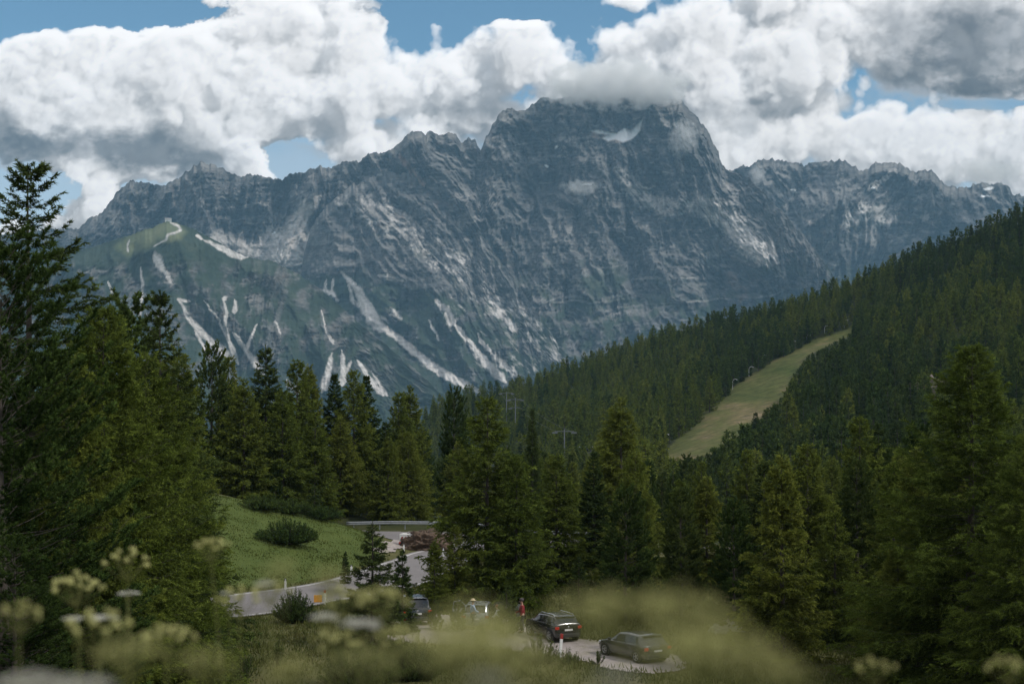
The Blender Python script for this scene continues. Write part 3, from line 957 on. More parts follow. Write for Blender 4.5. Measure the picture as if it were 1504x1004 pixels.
def patch(poly, step, dz, seed):
    xs_ = np.arange(min(p[0] for p in poly) - 1, max(p[0] for p in poly) + 1, step)
    ys_ = np.arange(min(p[1] for p in poly) - 1, max(p[1] for p in poly) + 1, step)
    X, Y = np.meshgrid(xs_, ys_)
    Xw = X + fbm(X / 2.2, Y / 2.2, 4, .55, seed) * 1.8
    Yw = Y + fbm(X / 2.2 + 7, Y / 2.2, 4, .55, seed + 1) * 1.8
    ins = inside(poly, Xw, Yw)
    f = grid_faces(*X.shape)
    f = f[ins.ravel()[f].all(1)]
    used = np.unique(f)
    mp = np.zeros(X.size, int)
    mp[used] = np.arange(len(used))
    V = np.stack([X.ravel(), Y.ravel(), ground(X, Y).ravel() + dz], 1)[used]
    return V, mp[f]


v, f = patch(LOT, .35, .05, 430)
tag(link('lay_by', mesh_np('lay_by', v, f, ASPH)), kind='structure')
GLOT = [flat_at(*p) for p in [(548, 800), (566, 795), (592, 795), (640, 802), (640, 810), (600, 806), (560, 806)]]
v, f = patch(GLOT, .25, .075, 440)
tag(link('gravel_verge', mesh_np('gravel_verge', v, f, GRAV)), kind='structure')
v, f = ribbon(ROAD, -3.2, 3.2, .09, 9)
tag(link('road', mesh_np('road', v, f, ASPH)), kind='structure')
for k, (a, c) in enumerate([(2.78, 2.95), (-2.95, -2.78)]):
    v, f = ribbon(ROAD, a, c, .10, 2)
    tag(link('road_marking', mesh_np('road_marking', v, f, WLINE)), kind='structure')
v, f = patch(PARK, .14, .05, 450)
tag(link('gravel_car_park', mesh_np('gravel_car_park', v, f, GRAV)), kind='structure')
print('ground', round(time.time() - T0, 1))
# ------------------------------------------------------------------ conifers
def leaf_mat(name, dark, light, trans=.22):
    m, nt, b, out = mat_new(name)
    nt.nodes.remove(b)
    geo = nt.nodes.new('ShaderNodeNewGeometry').outputs['Position']
    n1 = noise_tex(nt, 1.1, 3, .6, geo)
    oi = nt.nodes.new('ShaderNodeObjectInfo').outputs['Random']
    col = ramp(nt, n1.outputs[0], [(.30, dark), (.72, light)])
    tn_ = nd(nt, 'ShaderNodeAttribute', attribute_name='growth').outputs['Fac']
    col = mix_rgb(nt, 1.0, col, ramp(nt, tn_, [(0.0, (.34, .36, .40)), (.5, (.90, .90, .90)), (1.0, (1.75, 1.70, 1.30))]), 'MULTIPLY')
    hsv = nt.nodes.new('ShaderNodeHueSaturation')
    nt.links.new(col, hsv.inputs['Color'])
    for i, (a, c) in ((0, (.485, .515)), (2, (.80, 1.15))):
        mr = nt.nodes.new('ShaderNodeMapRange')
        nt.links.new(oi, mr.inputs[0])
        mr.inputs[3].default_value, mr.inputs[4].default_value = (a, c) if i else (c, a)
        nt.links.new(mr.outputs[0], hsv.inputs[i])
    d = nt.nodes.new('ShaderNodeBsdfDiffuse')
    t = nt.nodes.new('ShaderNodeBsdfTranslucent')
    mx = nt.nodes.new('ShaderNodeMixShader')
    mx.inputs[0].default_value = trans
    nt.links.new(hsv.outputs[0], d.inputs[0])
    nt.links.new(hsv.outputs[0], t.inputs[0])
    nt.links.new(d.outputs[0], mx.inputs[1])
    nt.links.new(t.outputs[0], mx.inputs[2])
    nt.links.new(mx.outputs[0], out.inputs[0])
    return m


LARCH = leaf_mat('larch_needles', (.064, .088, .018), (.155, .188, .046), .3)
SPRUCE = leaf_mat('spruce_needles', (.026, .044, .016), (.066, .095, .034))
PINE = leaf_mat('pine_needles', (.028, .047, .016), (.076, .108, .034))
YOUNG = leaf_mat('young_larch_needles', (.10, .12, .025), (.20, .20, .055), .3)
BARK = stone_mat('bark', (.022, .018, .014), (.075, .062, .052), 7)


def tube_np(paths, radii, ns=4):
    """tubes along many paths (n,k,3) with radii (n,k)"""
    n, k, _ = paths.shape
    t = np.gradient(paths, axis=1)
    t /= np.linalg.norm(t, axis=2)[..., None] + 1e-9
    up = np.where(np.abs(t[..., 2:3]) > .9, np.array([1., 0, 0]), np.array([0, 0, 1.]))
    a = np.cross(t, up)
    a /= np.linalg.norm(a, axis=2)[..., None] + 1e-9
    b_ = np.cross(t, a)
    ang = np.arange(ns) / ns * 2 * np.pi
    ring = (a[:, :, None, :] * np.cos(ang)[None, None, :, None] + b_[:, :, None, :] * np.sin(ang)[None, None, :, None]) * radii[:, :, None, None]
    V = (paths[:, :, None, :] + ring).reshape(-1, 3)
    i, j, s = np.meshgrid(np.arange(n), np.arange(k - 1), np.arange(ns), indexing='ij')
    base = (i * k + j) * ns
    s2 = (s + 1) % ns
    Fc = np.stack([base + s, base + s2, base + ns + s2, base + ns + s], -1).reshape(-1, 4)
    return V, Fc


def blades(P, D, ln, wd, rng):
    """needle sprays: one slim triangle each from points P along directions D"""
    n = len(P)
    side = np.cross(D, rng.normal(size=(n, 3)))
    side /= np.linalg.norm(side, axis=1)[:, None] + 1e-9
    w_ = (wd * rng.uniform(.7, 1.3, n))[:, None]
    L_ = (ln * rng.uniform(.6, 1.25, n))[:, None]
    V = np.stack([P - side * w_ * .5, P + side * w_ * .5, P + D * L_], 1).reshape(-1, 3)
    return V, np.arange(3 * n).reshape(-1, 3)


KIND = {
    # nb, R/H, profile power, low start, elevation at base, droop, lift, twigs, blades
    'larch': dict(R=.27, pw=.80, low=.05, el=(-.05, .55), droop=.55, lift=.42, irr=.32, hang=.55),
    'spruce': dict(R=.235, pw=.90, low=.04, el=(-.20, .45), droop=.38, lift=.36, irr=.16, hang=.35),
    'pine': dict(R=.20, pw=.50, low=.05, el=(.15, .9), droop=.15, lift=.40, irr=.24, hang=-.35),
}


def conifer(seed, kind, H=16.0, nb=120, tw=12, bl=12, ln=.36, wd=.05, wide=1.0, spire=0.0, gaps=0.0, limbs=True, low=None):
    k = KIND[kind]
    rng = np.random.RandomState(seed)
    lowv = k['low'] if low is None else low
    t = np.sort(1 - rng.uniform(0, 1, nb) ** .88)
    zt = lowv + (1 - lowv - .01) * t
    if gaps:
        keep = fbm(zt * 7, zt * 0 + seed, 2, .5, seed) > -gaps
        zt = zt[keep | (zt < .3) | (zt > .85)]
    nb = len(zt)
    az = np.arange(nb) * 2.399 + rng.uniform(-.7, .7, nb)
    top = 1 - zt
    open_ = np.zeros(nb, bool)
    if spire:                                  # open top: separate whorls of short-twigged branches
        lvl = np.arange(1 - spire, .985, .030)
        lvl = np.concatenate([lvl, [.978, .992]])
        zu = np.repeat(lvl, 6) + rng.normal(0, .003, len(lvl) * 6)
        au = (np.repeat(np.arange(len(lvl)) * .55, 6) + np.tile(np.arange(6) * 1.047, len(lvl))) + rng.normal(0, .22, len(zu))
        lowr = zt <= 1 - spire
        zt, az = np.concatenate([zt[lowr], zu]), np.concatenate([az[lowr], au])
        top = 1 - zt + .012
        open_ = zt > 1 - spire
        nb = len(zt)
    prof = top
    prof = np.maximum(prof, .0) ** k['pw'] * np.clip(.72 + zt * 2.2, 0, 1)
    lop = 1 + .22 * np.cos(az - rng.uniform(0, 6.28)) * rng.uniform(.3, 1)
    L = H * k['R'] * wide * prof * rng.uniform(1 - k['irr'], 1 + k['irr'] * .6, nb) * lop + .04 * H * .25
    el = k['el'][0] + (k['el'][1] - k['el'][0]) * zt ** 2 + rng.normal(0, .10, nb)
    ks = 7
    s = np.linspace(0, 1, ks)
    rr = L[:, None] * s[None, :]
    zz = L[:, None] * (np.tan(el)[:, None] * s - k['droop'] * (1 - zt * .8)[:, None] * s ** 2 + k['lift'] * s ** 3)
    wob = az[:, None] + rng.normal(0, .16, nb)[:, None] * s * 1.5
    BP = np.stack([rr * np.cos(wob), rr * np.sin(wob), H * zt[:, None] + zz], -1)
    # wood
    TV = []
    kt = 10
    tz = np.linspace(0, 1, kt)
    bend = np.cumsum(rng.normal(0, .012 * H / kt, (kt, 2)), 0) * tz[:, None]
    trunk = np.concatenate([bend, (tz * H * .985 - .4 * (tz == 0))[:, None]], 1)[None]
    tv, tf = tube_np(trunk, (H * .0155 * (1 - tz) ** 1.15 + .012)[None], 8)
    if limbs:
        bv, bf = tube_np(BP, (.006 + .012 * L[:, None] * .35) * (1 - .8 * s)[None, :], 3)
        tf = np.concatenate([tf, bf + len(tv)])
        tv = np.concatenate([tv, bv])
    # twigs: long branches carry more of them
    nt_, nn = nb * tw, nb * tw * bl
    pb = L ** .8 + .02 * H * zt ** 2 + open_ * .02 * H
    bi = rng.choice(nb, nt_, p=pb / pb.sum())
    u = rng.uniform(.06 if kind != 'pine' else .25, 1.0, nt_) ** .75
    idx = np.clip(u * (ks - 1), 0, ks - 1.001)
    i0 = idx.astype(int)
    fr = (idx - i0)[:, None]
    TP = BP[bi, i0] * (1 - fr) + BP[bi, i0 + 1] * fr
    TD = BP[bi, i0 + 1] - BP[bi, i0]
    TD /= np.linalg.norm(TD, axis=-1)[:, None] + 1e-9
    sd = np.cross(TD, np.array([0, 0, 1.0]))
    sgn = rng.choice([-1, 1], nt_)[:, None]
    TL = (.36 * L[bi] * (1.1 - u * .85) + .012 * H) * rng.uniform(.6, 1.25, nt_)
    TL = np.where(open_[bi], np.minimum(TL * .55, .12 + .22 * L[bi]), TL)
    d = TD * .75 + sd * sgn * rng.uniform(.2, .95, (nt_, 1)) + rng.normal(0, .12, (nt_, 3))
    d[:, 2] -= k['hang'] * rng.uniform(.1, 1.1, nt_)
    d /= np.linalg.norm(d, axis=-1)[:, None]
    # needles along the twigs
    pt_ = TL ** .75
    ti = rng.choice(nt_, nn, p=pt_ / pt_.sum())
    q = rng.uniform(0, 1, nn)
    if kind == 'pine':
        q = 1 - (1 - q) * .5
    NP = TP[ti] + d[ti] * (q * TL[ti])[:, None]
    NP[:, 2] -= (q ** 2 * TL[ti]) * max(k['hang'], 0) * .25
    ND = d[ti] * (.75 if kind != 'pine' else .45) + rng.normal(0, .55 if kind != 'pine' else .62, (nn, 3))
    if kind == 'pine':
        ND[:, 2] += .35
    ND /= np.linalg.norm(ND, axis=-1)[:, None]
    # leader shoot
    nl = 30
    lp = np.stack([np.zeros(nl), np.zeros(nl), H * rng.uniform(.93, 1.0, nl)], 1)
    ld = rng.normal(0, .3, (nl, 3)) + np.array([0, 0, .8])
    ld /= np.linalg.norm(ld, axis=1)[:, None]
    v, f = blades(np.concatenate([NP, lp]), np.concatenate([ND, ld]), ln, wd, rng)
    # old inner needles are dull, this year's shoots at the ends are fresh
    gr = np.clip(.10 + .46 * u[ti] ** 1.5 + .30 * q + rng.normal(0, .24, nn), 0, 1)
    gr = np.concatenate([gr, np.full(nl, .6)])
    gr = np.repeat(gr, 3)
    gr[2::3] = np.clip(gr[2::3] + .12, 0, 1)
    return (v, f, gr), (tv, tf)


LEAF = {'larch': LARCH, 'spruce': SPRUCE, 'pine': PINE}
NAME = {'larch': 'larch_tree', 'spruce': 'spruce_tree', 'pine': 'pine_tree'}
PROTO = {}


def proto(key, kind, mat=None, **kw):
    (v, f, gr), (tv, tf) = conifer(kind=kind, **kw)
    cme = mesh_np('crown', v, f, mat or LEAF[kind])
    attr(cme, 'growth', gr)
    PROTO[key] = (cme, mesh_np('trunk', tv, tf, BARK), kw.get('H', 16.0), kind)


for i in range(5):
    proto(('larch', 'mid', i), 'larch', seed=10 + i, nb=260, tw=15, bl=24, ln=.23, wd=.075, wide=(1, .9, 1.1, .85, 1.0)[i], gaps=(.5, .35, .6, .4, .3)[i])
for i in range(4):
    proto(('spruce', 'mid', i), 'spruce', seed=30 + i, nb=250, tw=14, bl=24, ln=.21, wd=.085, wide=(1, .85, 1.1, .8)[i], spire=(0, .16, 0, .14)[i])
for i in range(3):
    proto(('pine', 'mid', i), 'pine', seed=50 + i, nb=230, tw=12, bl=32, ln=.25, wd=.085, wide=(1, 1.15, .85)[i], gaps=(.6, .5, .4)[i])
for i in range(3):
    proto(('larch', 'near', i), 'larch', seed=70 + i, nb=330, tw=26, bl=36, ln=.16, wd=.032, wide=(1.05, 1.15, .95)[i], gaps=(.5, .4, .6)[i])
proto(('spruce', 'near', 0), 'spruce', seed=80, nb=250, tw=26, bl=44, ln=.12, wd=.034, wide=1.35, spire=.34)
proto(('spruce', 'near', 1), 'spruce', seed=81, nb=230, tw=22, bl=34, ln=.14, wd=.042, wide=1.15, spire=.26)
proto(('pine', 'near', 0), 'pine', seed=82, nb=260, tw=18, bl=64, ln=.13, wd=.030, wide=1.15, gaps=.5)
proto(('spruce', 'small', 0), 'spruce', seed=90, H=5.0, nb=150, tw=14, bl=20, ln=.11, wd=.03, wide=1.25)
proto(('spruce', 'small', 1), 'spruce', seed=91, H=3.2, nb=110, tw=12, bl=18, ln=.10, wd=.03, wide=1.1)
proto(('larch', 'small', 0), 'larch', seed=92, H=4.5, nb=80, tw=10, bl=12, ln=.14, wd=.022, wide=1.35, gaps=.2)
proto(('pine', 'small', 0), 'pine', seed=93, H=2.2, nb=60, tw=7, bl=40, ln=.13, wd=.022, wide=1.7)

TREES = []
_seen = {}
NEAR_KINDS = {}


def tree(key, x, y, z, H, wide=1.0, label=None, group=None, rz=None):
    cm, tm, h0, kind = PROTO[key]
    rng = random.Random(int(x * 1000) * 31 + int(y * 100))
    root = empty(NAME[kind], (x, y, z), rng.uniform(0, 6.28) if rz is None else rz, label, 'tree', group)
    s = H / h0
    root.scale = (s * wide, s * wide, s)
    link('crown', cm, root)
    link('trunk', tm, root)
    TREES.append((x, y, H))
    return root


def tree_px(px, py, d, key, wide=1.0, label=None, group=None):
    p = at(px, py, d)
    g = gz(p.x, p.y)
    H = p.z - g
    if H < 1.0:
        print('low tree', px, py, d, H)
        H = 1.0
    return tree(key, p.x, p.y, g - .05, H, wide, label, group)


L_, S_, P_ = 'larch', 'spruce', 'pine'
BIG = [
    (45, 246, 46, (S_, 'near', 0), 1.18, 'tallest dark spruce, its bare spire standing against the blue sky'),
    (2, 372, 34, (P_, 'near', 0), 1.25, 'bushy dark pine with tufted round shoots cut by the frame beside the spire spruce'),
    (-60, 470, 37, (P_, 'near', 0), 1.2, 'second tufted pine at the very edge of the picture'),
    (150, 452, 41, (L_, 'near', 0), 1.0, 'large feathery green larch just beside the tall spire spruce'),
    (98, 520, 38, (L_, 'near', 2), .95, 'dense larch filling the gap below the tall spire spruce'),
    (215, 520, 45, (L_, 'near', 1), .95, 'broad light green larch whose long twigs overhang the meadow edge'),
    (235, 434, 62, (S_, 'near', 1), .95, 'slender spruce with a thin spike top beside the pale scree streak'),
    (262, 505, 66, (L_, 'near', 2), .82, 'wide larch with drooping branches reaching over the sloping meadow'),
    (186, 456, 82, (P_, 'mid', 0), 1.0, 'flat-topped dark pine between the two spiky spruces'),
    (262, 630, 52, (L_, 'near', 1), .72, 'shorter larch with low branches hanging beside the bend of the road'),
    (20, 800, 31, (P_, 'near', 0), 1.6, 'low bushy pine in the bottom corner under the big spruce'),
    (310, 516, 140, (P_, 'mid', 1), .85, 'small round-topped dark pine against the scree gullies'),
    (336, 520, 150, (L_, 'mid', 1), .9, 'thin grey-green larch top touching the foot of the scree gully'),
    (390, 506, 145, (S_, 'mid', 0), 1.05, 'dark shapely conifer standing highest above the forest edge behind the meadow'),
    (436, 527, 152, (L_, 'mid', 0), 1.0, 'pointed larch first of a pair behind the meadow bushes'),
    (453, 536, 158, (L_, 'mid', 3), .9, 'slightly shorter larch of the pair behind the meadow bushes'),
    (492, 551, 160, (S_, 'mid', 1), 1.0, 'dark narrow spruce before the twin scree streaks'),
    (520, 544, 156, (L_, 'mid', 2), .95, 'tall full larch rising above the meadow crest'),
    (538, 553, 164, (S_, 'mid', 3), 1.0, 'dark slim spruce just behind the tall full larch'),
    (602, 566, 175, (L_, 'mid', 4), .95, 'farther larch with pointed crown at the saddle of the skyline'),
    (586, 573, 170, (L_, 'mid', 1), .9, 'slim larch beside the farther pointed larch'),
    (600, 634, 150, (L_, 'mid', 2), 1.15, 'pale larch with tiered branches directly behind the guardrail'),
    (667, 578, 165, (P_, 'mid', 0), .8, 'small pine silhouette against the hazy valley'),
    (715, 584, 89, (L_, 'mid', 2), 1.18, 'biggest larch in the middle, standing between road bend and parked cars'),
    (758, 665, 87, (L_, 'mid', 0), 1.05, 'second crown leaning against the big central larch'),
    (818, 664, 98, (L_, 'mid', 1), 1.25, 'broad pyramid larch to one side of the end of the guardrail'),
    (782, 602, 138, (S_, 'mid', 1), .62, 'very dark thin spruce below the chairlift pylon'),
    (912, 584, 112, (L_, 'mid', 4), 1.1, 'tall brownish larch with a blunt top in front of the piste forest'),
    (930, 676, 97, (L_, 'mid', 0), 1.1, 'spreading light larch beneath the blunt-topped larch'),
    (918, 724, 80, (P_, 'mid', 1), 1.15, 'dense dark pine standing behind the two black cars'),
    (1000, 722, 82, (P_, 'mid', 2), 1.1, 'dark narrow pine beside the dense pine behind the cars'),
    (1038, 700, 95, (L_, 'mid', 3), 1.25, 'rounded pale larch between two dark pines'),
    (1078, 742, 76, (P_, 'mid', 0), 1.1, 'black-green pine with ragged crown behind the pale boulder'),
    (1186, 650, 86, (L_, 'mid', 0), 1.15, 'tall larch with bare leader twig below the bottom of the piste wood'),
    (1148, 688, 96, (L_, 'mid', 4), 1.0, 'full green larch shoulder to shoulder with the bare-leader larch'),
    (1262, 608, 96, (L_, 'mid', 1), 1.1, 'tall double-topped larch, the paler front half'),
    (1290, 618, 98, (S_, 'mid', 2), .95, 'darker rear half of the double-topped pair'),
    (1322, 664, 84, (L_, 'mid', 3), 1.2, 'yellowish larch between the double-topped pair and the great larch'),
    (1426, 508, 61, (L_, 'near', 0), 1.25, 'great yellow-green larch with long open branches and visible trunk'),
    (1510, 640, 56, (L_, 'near', 1), 1.1, 'larch branches reaching into the picture beside the great larch'),
    (1352, 632, 108, (P_, 'mid', 1), .9, 'dark pine half hidden behind the great larch'),
    (1226, 752, 74, (L_, 'mid', 2), 1.2, 'low spreading larch above the grass clearing'),
    (1318, 800, 64, (L_, 'near', 2), 1.55, 'short larch with arching lowest branches over the grass bank'),
    (638, 792, 84, (L_, 'mid', 3), 1.15, 'small airy larch with thin trunk beside the black off-road car'),
    (668, 770, 86, (L_, 'mid', 0), 1.0, 'low spreading larch between the airy larch and the biggest larch'),
    (570, 640, 147, (L_, 'mid', 3), 1.1, 'green larch close behind the lay-by, next to the tiered pale one'),
    (500, 612, 149, (L_, 'mid', 4), 1.1, 'larch filling the gap below the dark narrow spruce'),
    (462, 606, 143, (L_, 'mid', 1), 1.15, 'rounded larch above the bright young spruce'),
    (415, 574, 140, (L_, 'mid', 2), 1.1, 'broad larch joining the shapely conifer to the pointed pair'),
    (358, 556, 138, (L_, 'mid', 4), 1.1, 'larch just below the shapely dark conifer on its valley-edge flank'),
    (547, 762, 71, (S_, 'small', 0), 1.05, 'young spruce standing alone in front of the road bend'),
    (591, 806, 76, (S_, 'small', 1), 1.0, 'smaller young spruce beside the parked black off-road car'),
    (507, 808, 97, (S_, 'small', 1), .8, 'tiny dark spruce alone on the open meadow by the road'),
    (462, 710, 133, (S_, 'small', 0), 1.1, 'bright young spruce at the upper edge of the meadow'),
    (404, 682, 138, (P_, 'mid', 2), .9, 'short columnar pine in the shade behind the meadow'),
    (1110, 604, 470, (S_, 'mid', 0), 1.1, 'dark conifer alone at the foot of the grassy piste'),
    (1318, 596, 330, (S_, 'mid', 2), .95, 'pale bluish conifer lit among the dark hillside wood'),
]
for px, py, d, key, wd_, lab in BIG:
    tree_px(px, py, d, key, wd_, lab)

# ranks of trees that nothing tells apart, standing between and behind the big ones
ENV = [(-120, 560), (120, 560), (300, 560), (340, 560), (420, 580), (520, 590), (600, 610), (660, 615), (720, 640), (780, 645), (840, 655), (900, 640), (960, 672), (1040, 672), (1100, 650), (1150, 665), (1250, 665),
       (1320, 660), (1420, 650), (1620, 640)]
rng = random.Random(5)
cnt = 0
tries = 0
ROADC = [tuple(p) for p in ROAD[::8]]
while cnt < 135 and tries < 9000:
    tries += 1
    d = rng.choice([rng.uniform(66, 110), rng.uniform(100, 180), rng.uniform(130, 300)])
    px = rng.uniform(-60, 1580)
    x, y = (px - 752) / F * d, d
    if px < 820 and d < 132:
        if px > 345:
            continue
    if px < 1120 and d < 92 and px > 345:
        continue
    if px < 345 and d < 120 and px > 60 and d > 50 and rng.random() < .6:
        continue
    X1, Y1 = np.array([x]), np.array([y])
    if inside(MEADOW, X1, Y1)[0] or inside(LOT, X1, Y1)[0] or inside(PARK, X1, Y1)[0] or edge_dist(ROADC, X1, Y1, False)[0] < 6.5:
        continue
    if 500 < px < 830 and d < 145:
        continue
    if any((x - a) ** 2 + (y - b_) ** 2 < (2.6 + .012 * d) ** 2 for a, b_, _ in TREES):
        continue
    g = gz(x, y)
    H = rng.uniform(9, 18)
    tip = HOR - (g + H) / d * F
    lim = np.interp(px, [e[0] for e in ENV], [e[1] for e in ENV])
    if tip < lim:
        H = -(lim + rng.uniform(0, 30) - HOR) / F * d - g
        if H < 4:
            continue
    kind = rng.choices([L_, S_, P_], [6, 2.4, 1.8])[0]
    key = (kind, 'mid', rng.randrange({L_: 5, S_: 4, P_: 3}[kind]))
    tree(key, x, y, g - .05, H, rng.uniform(.9, 1.2), {L_: 'green larch in the thick of the wood round the road', S_: 'dark spruce in the thick of the wood round the road', P_: 'dark pine in the thick of the wood round the road'}[kind],
         {L_: 'larches in the wood round the road', S_: 'spruces in the wood round the road', P_: 'pines in the wood round the road'}[kind])
    cnt += 1
print('mid trees', cnt, tries, round(time.time() - T0, 1))

# ------------------------------------------------------------------ the wood on the far hillside
FAR = []
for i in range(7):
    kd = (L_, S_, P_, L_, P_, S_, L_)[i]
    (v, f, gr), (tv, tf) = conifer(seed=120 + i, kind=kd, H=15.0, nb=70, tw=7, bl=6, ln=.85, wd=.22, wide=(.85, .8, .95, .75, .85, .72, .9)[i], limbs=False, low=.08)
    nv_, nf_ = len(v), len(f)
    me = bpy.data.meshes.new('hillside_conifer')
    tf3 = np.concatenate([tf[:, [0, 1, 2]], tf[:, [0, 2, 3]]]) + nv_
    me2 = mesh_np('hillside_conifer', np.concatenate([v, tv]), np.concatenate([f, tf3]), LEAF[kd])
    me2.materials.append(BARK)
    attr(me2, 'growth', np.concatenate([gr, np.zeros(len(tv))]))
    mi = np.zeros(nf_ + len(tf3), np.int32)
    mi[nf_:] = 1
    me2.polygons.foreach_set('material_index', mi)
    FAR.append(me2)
rs = np.random.RandomState(8)
cand = []
N = 26000
PISTE = [(968, 674), (998, 640), (1040, 604), (1085, 562), (1130, 533), (1180, 507), (1215, 491), (1247, 483), (1255, 486), (1218, 507), (1184, 524), (1166, 548), (1155, 578), (1128, 604), (1096, 634), (1062, 658), (1012, 674)]
px = rs.uniform(560, 1640, N)
dd = np.sqrt(rs.uniform(300 ** 2, 1260 ** 2, N))
X = (px - 752) / F * dd
Z = ground(X, dd)
ok = ~inside(SKI, X, dd) & (edge_dist(SKI, X, dd) > 3)
ok &= ~((px < 900) & (dd < 520)) & ~((px < 740) & (dd < 900))
for hh in (1.0, 3.0, 5.0):          # the runs kept clear so that the piste shows
    ok &= ~inside(PISTE, px, HOR - (Z + hh) / dd * F)
    ok &= ~(inside([(738, 570), (764, 578), (790, 616), (752, 618)], px, HOR - (Z + hh) / dd * F) & (dd < 990))
    ok &= ~(inside([(1358, 562), (1388, 560), (1392, 590), (1355, 592)], px, HOR - (Z + hh) / dd * F) & (dd < 700))
X, Y, Z, px = X[ok], dd[ok], Z[ok], px[ok]
cell = {}
keep = []
for i in range(len(X)):
    c = (int(X[i] // 6.2), int(Y[i] // 6.2))
    hit = False
    for a in (-1, 0, 1):
        for b_ in (-1, 0, 1):
            for j in cell.get((c[0] + a, c[1] + b_), ()):
                if (X[i] - X[j]) ** 2 + (Y[i] - Y[j]) ** 2 < 32:
                    hit = True
    if hit:
        continue
    cell.setdefault(c, []).append(i)
    keep.append(i)
keep = np.array(keep)
X, Y, Z, px = X[keep], Y[keep], Z[keep], px[keep]
sc_ = rs.uniform(.58, 1.28, len(X)) * (1 + .35 * pnoise(X / 60, Y / 60, 9))
for hh in (17.0, 15.0, 13.0, 11.0, 9.0, 7.0, 5.5):     # lower trees where they border the piste
    sc_ = np.where(inside(PISTE, px, HOR - (Z + hh) / Y * F), np.minimum(sc_, hh / 16.5), sc_)
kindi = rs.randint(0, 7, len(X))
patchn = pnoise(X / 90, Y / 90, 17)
kindi = np.where(((patchn > .05) | (px < 1010)) & (rs.uniform(size=len(X)) < .75), rs.choice([0, 3, 6], len(X)), kindi)  # paler larches favoured on the left: sunlight put into the choice of species
kindi = np.where((px > 1050) & (patchn < .12) & (rs.uniform(size=len(X)) < .75), rs.choice([1, 2, 4, 5], len(X)), kindi)  # darker species favoured on the right, imitating cloud shade by needle colour
rot = rs.uniform(0, 6.28, len(X))
order = np.argsort(Y / sc_)
# those bordering the piste and the nearest ones stand as trees of their own
ed = edge_dist(SKI, X, Y)
score = Y / sc_ + np.minimum(ed, 60) * 3
order = np.argsort(score)
own = order[:120]
rest = order[120:]
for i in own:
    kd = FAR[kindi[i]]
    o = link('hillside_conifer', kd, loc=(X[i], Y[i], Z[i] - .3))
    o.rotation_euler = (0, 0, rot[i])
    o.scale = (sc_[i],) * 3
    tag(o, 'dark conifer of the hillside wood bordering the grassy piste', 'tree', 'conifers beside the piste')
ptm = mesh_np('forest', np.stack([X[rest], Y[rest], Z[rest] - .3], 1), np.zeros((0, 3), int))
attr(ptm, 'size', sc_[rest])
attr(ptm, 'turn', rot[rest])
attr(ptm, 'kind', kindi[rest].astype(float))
fo = tag(link('forest', ptm), kind='stuff')
firsts = {}
for i in own:
    firsts.setdefault(int(kindi[i]), None)
ng = bpy.data.node_groups.new('forest_points', 'GeometryNodeTree')
ng.interface.new_socket('Geometry', in_out='INPUT', socket_type='NodeSocketGeometry')
ng.interface.new_socket('Geometry', in_out='OUTPUT', socket_type='NodeSocketGeometry')
gi, go = ng.nodes.new('NodeGroupInput'), ng.nodes.new('NodeGroupOutput')
jn = ng.nodes.new('GeometryNodeJoinGeometry')


def named(n):
    x = ng.nodes.new('GeometryNodeInputNamedAttribute')
    x.data_type = 'FLOAT'
    x.inputs[0].default_value = n
    return x.outputs[0]


own_by_kind = {}
for o in COL.objects:
    if o.name.startswith('hillside_conifer'):
        own_by_kind.setdefault(o.data.name, o)
sz, tn, kn = named('size'), named('turn'), named('kind')
cmb = ng.nodes.new('ShaderNodeCombineXYZ')
ng.links.new(tn, cmb.inputs[2])
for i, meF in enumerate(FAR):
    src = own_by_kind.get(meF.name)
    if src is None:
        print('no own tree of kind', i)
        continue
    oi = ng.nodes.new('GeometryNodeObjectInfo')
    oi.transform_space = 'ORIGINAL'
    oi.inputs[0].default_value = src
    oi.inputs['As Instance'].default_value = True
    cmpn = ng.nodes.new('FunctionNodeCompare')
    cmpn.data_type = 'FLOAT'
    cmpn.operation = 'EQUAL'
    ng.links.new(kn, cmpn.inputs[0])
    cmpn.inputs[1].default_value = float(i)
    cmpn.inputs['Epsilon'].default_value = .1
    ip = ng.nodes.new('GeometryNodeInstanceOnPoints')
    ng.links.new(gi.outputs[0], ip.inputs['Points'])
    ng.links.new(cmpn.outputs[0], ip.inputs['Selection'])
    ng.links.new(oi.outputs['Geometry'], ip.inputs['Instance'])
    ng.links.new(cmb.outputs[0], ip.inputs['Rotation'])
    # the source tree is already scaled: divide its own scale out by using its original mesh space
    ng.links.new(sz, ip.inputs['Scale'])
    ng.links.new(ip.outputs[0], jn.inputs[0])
ng.links.new(jn.outputs[0], go.inputs[0])
md = fo.modifiers.new('points', 'NODES')
md.node_group = ng
print('forest', len(rest), 'all trees', len(TREES), round(time.time() - T0, 1))
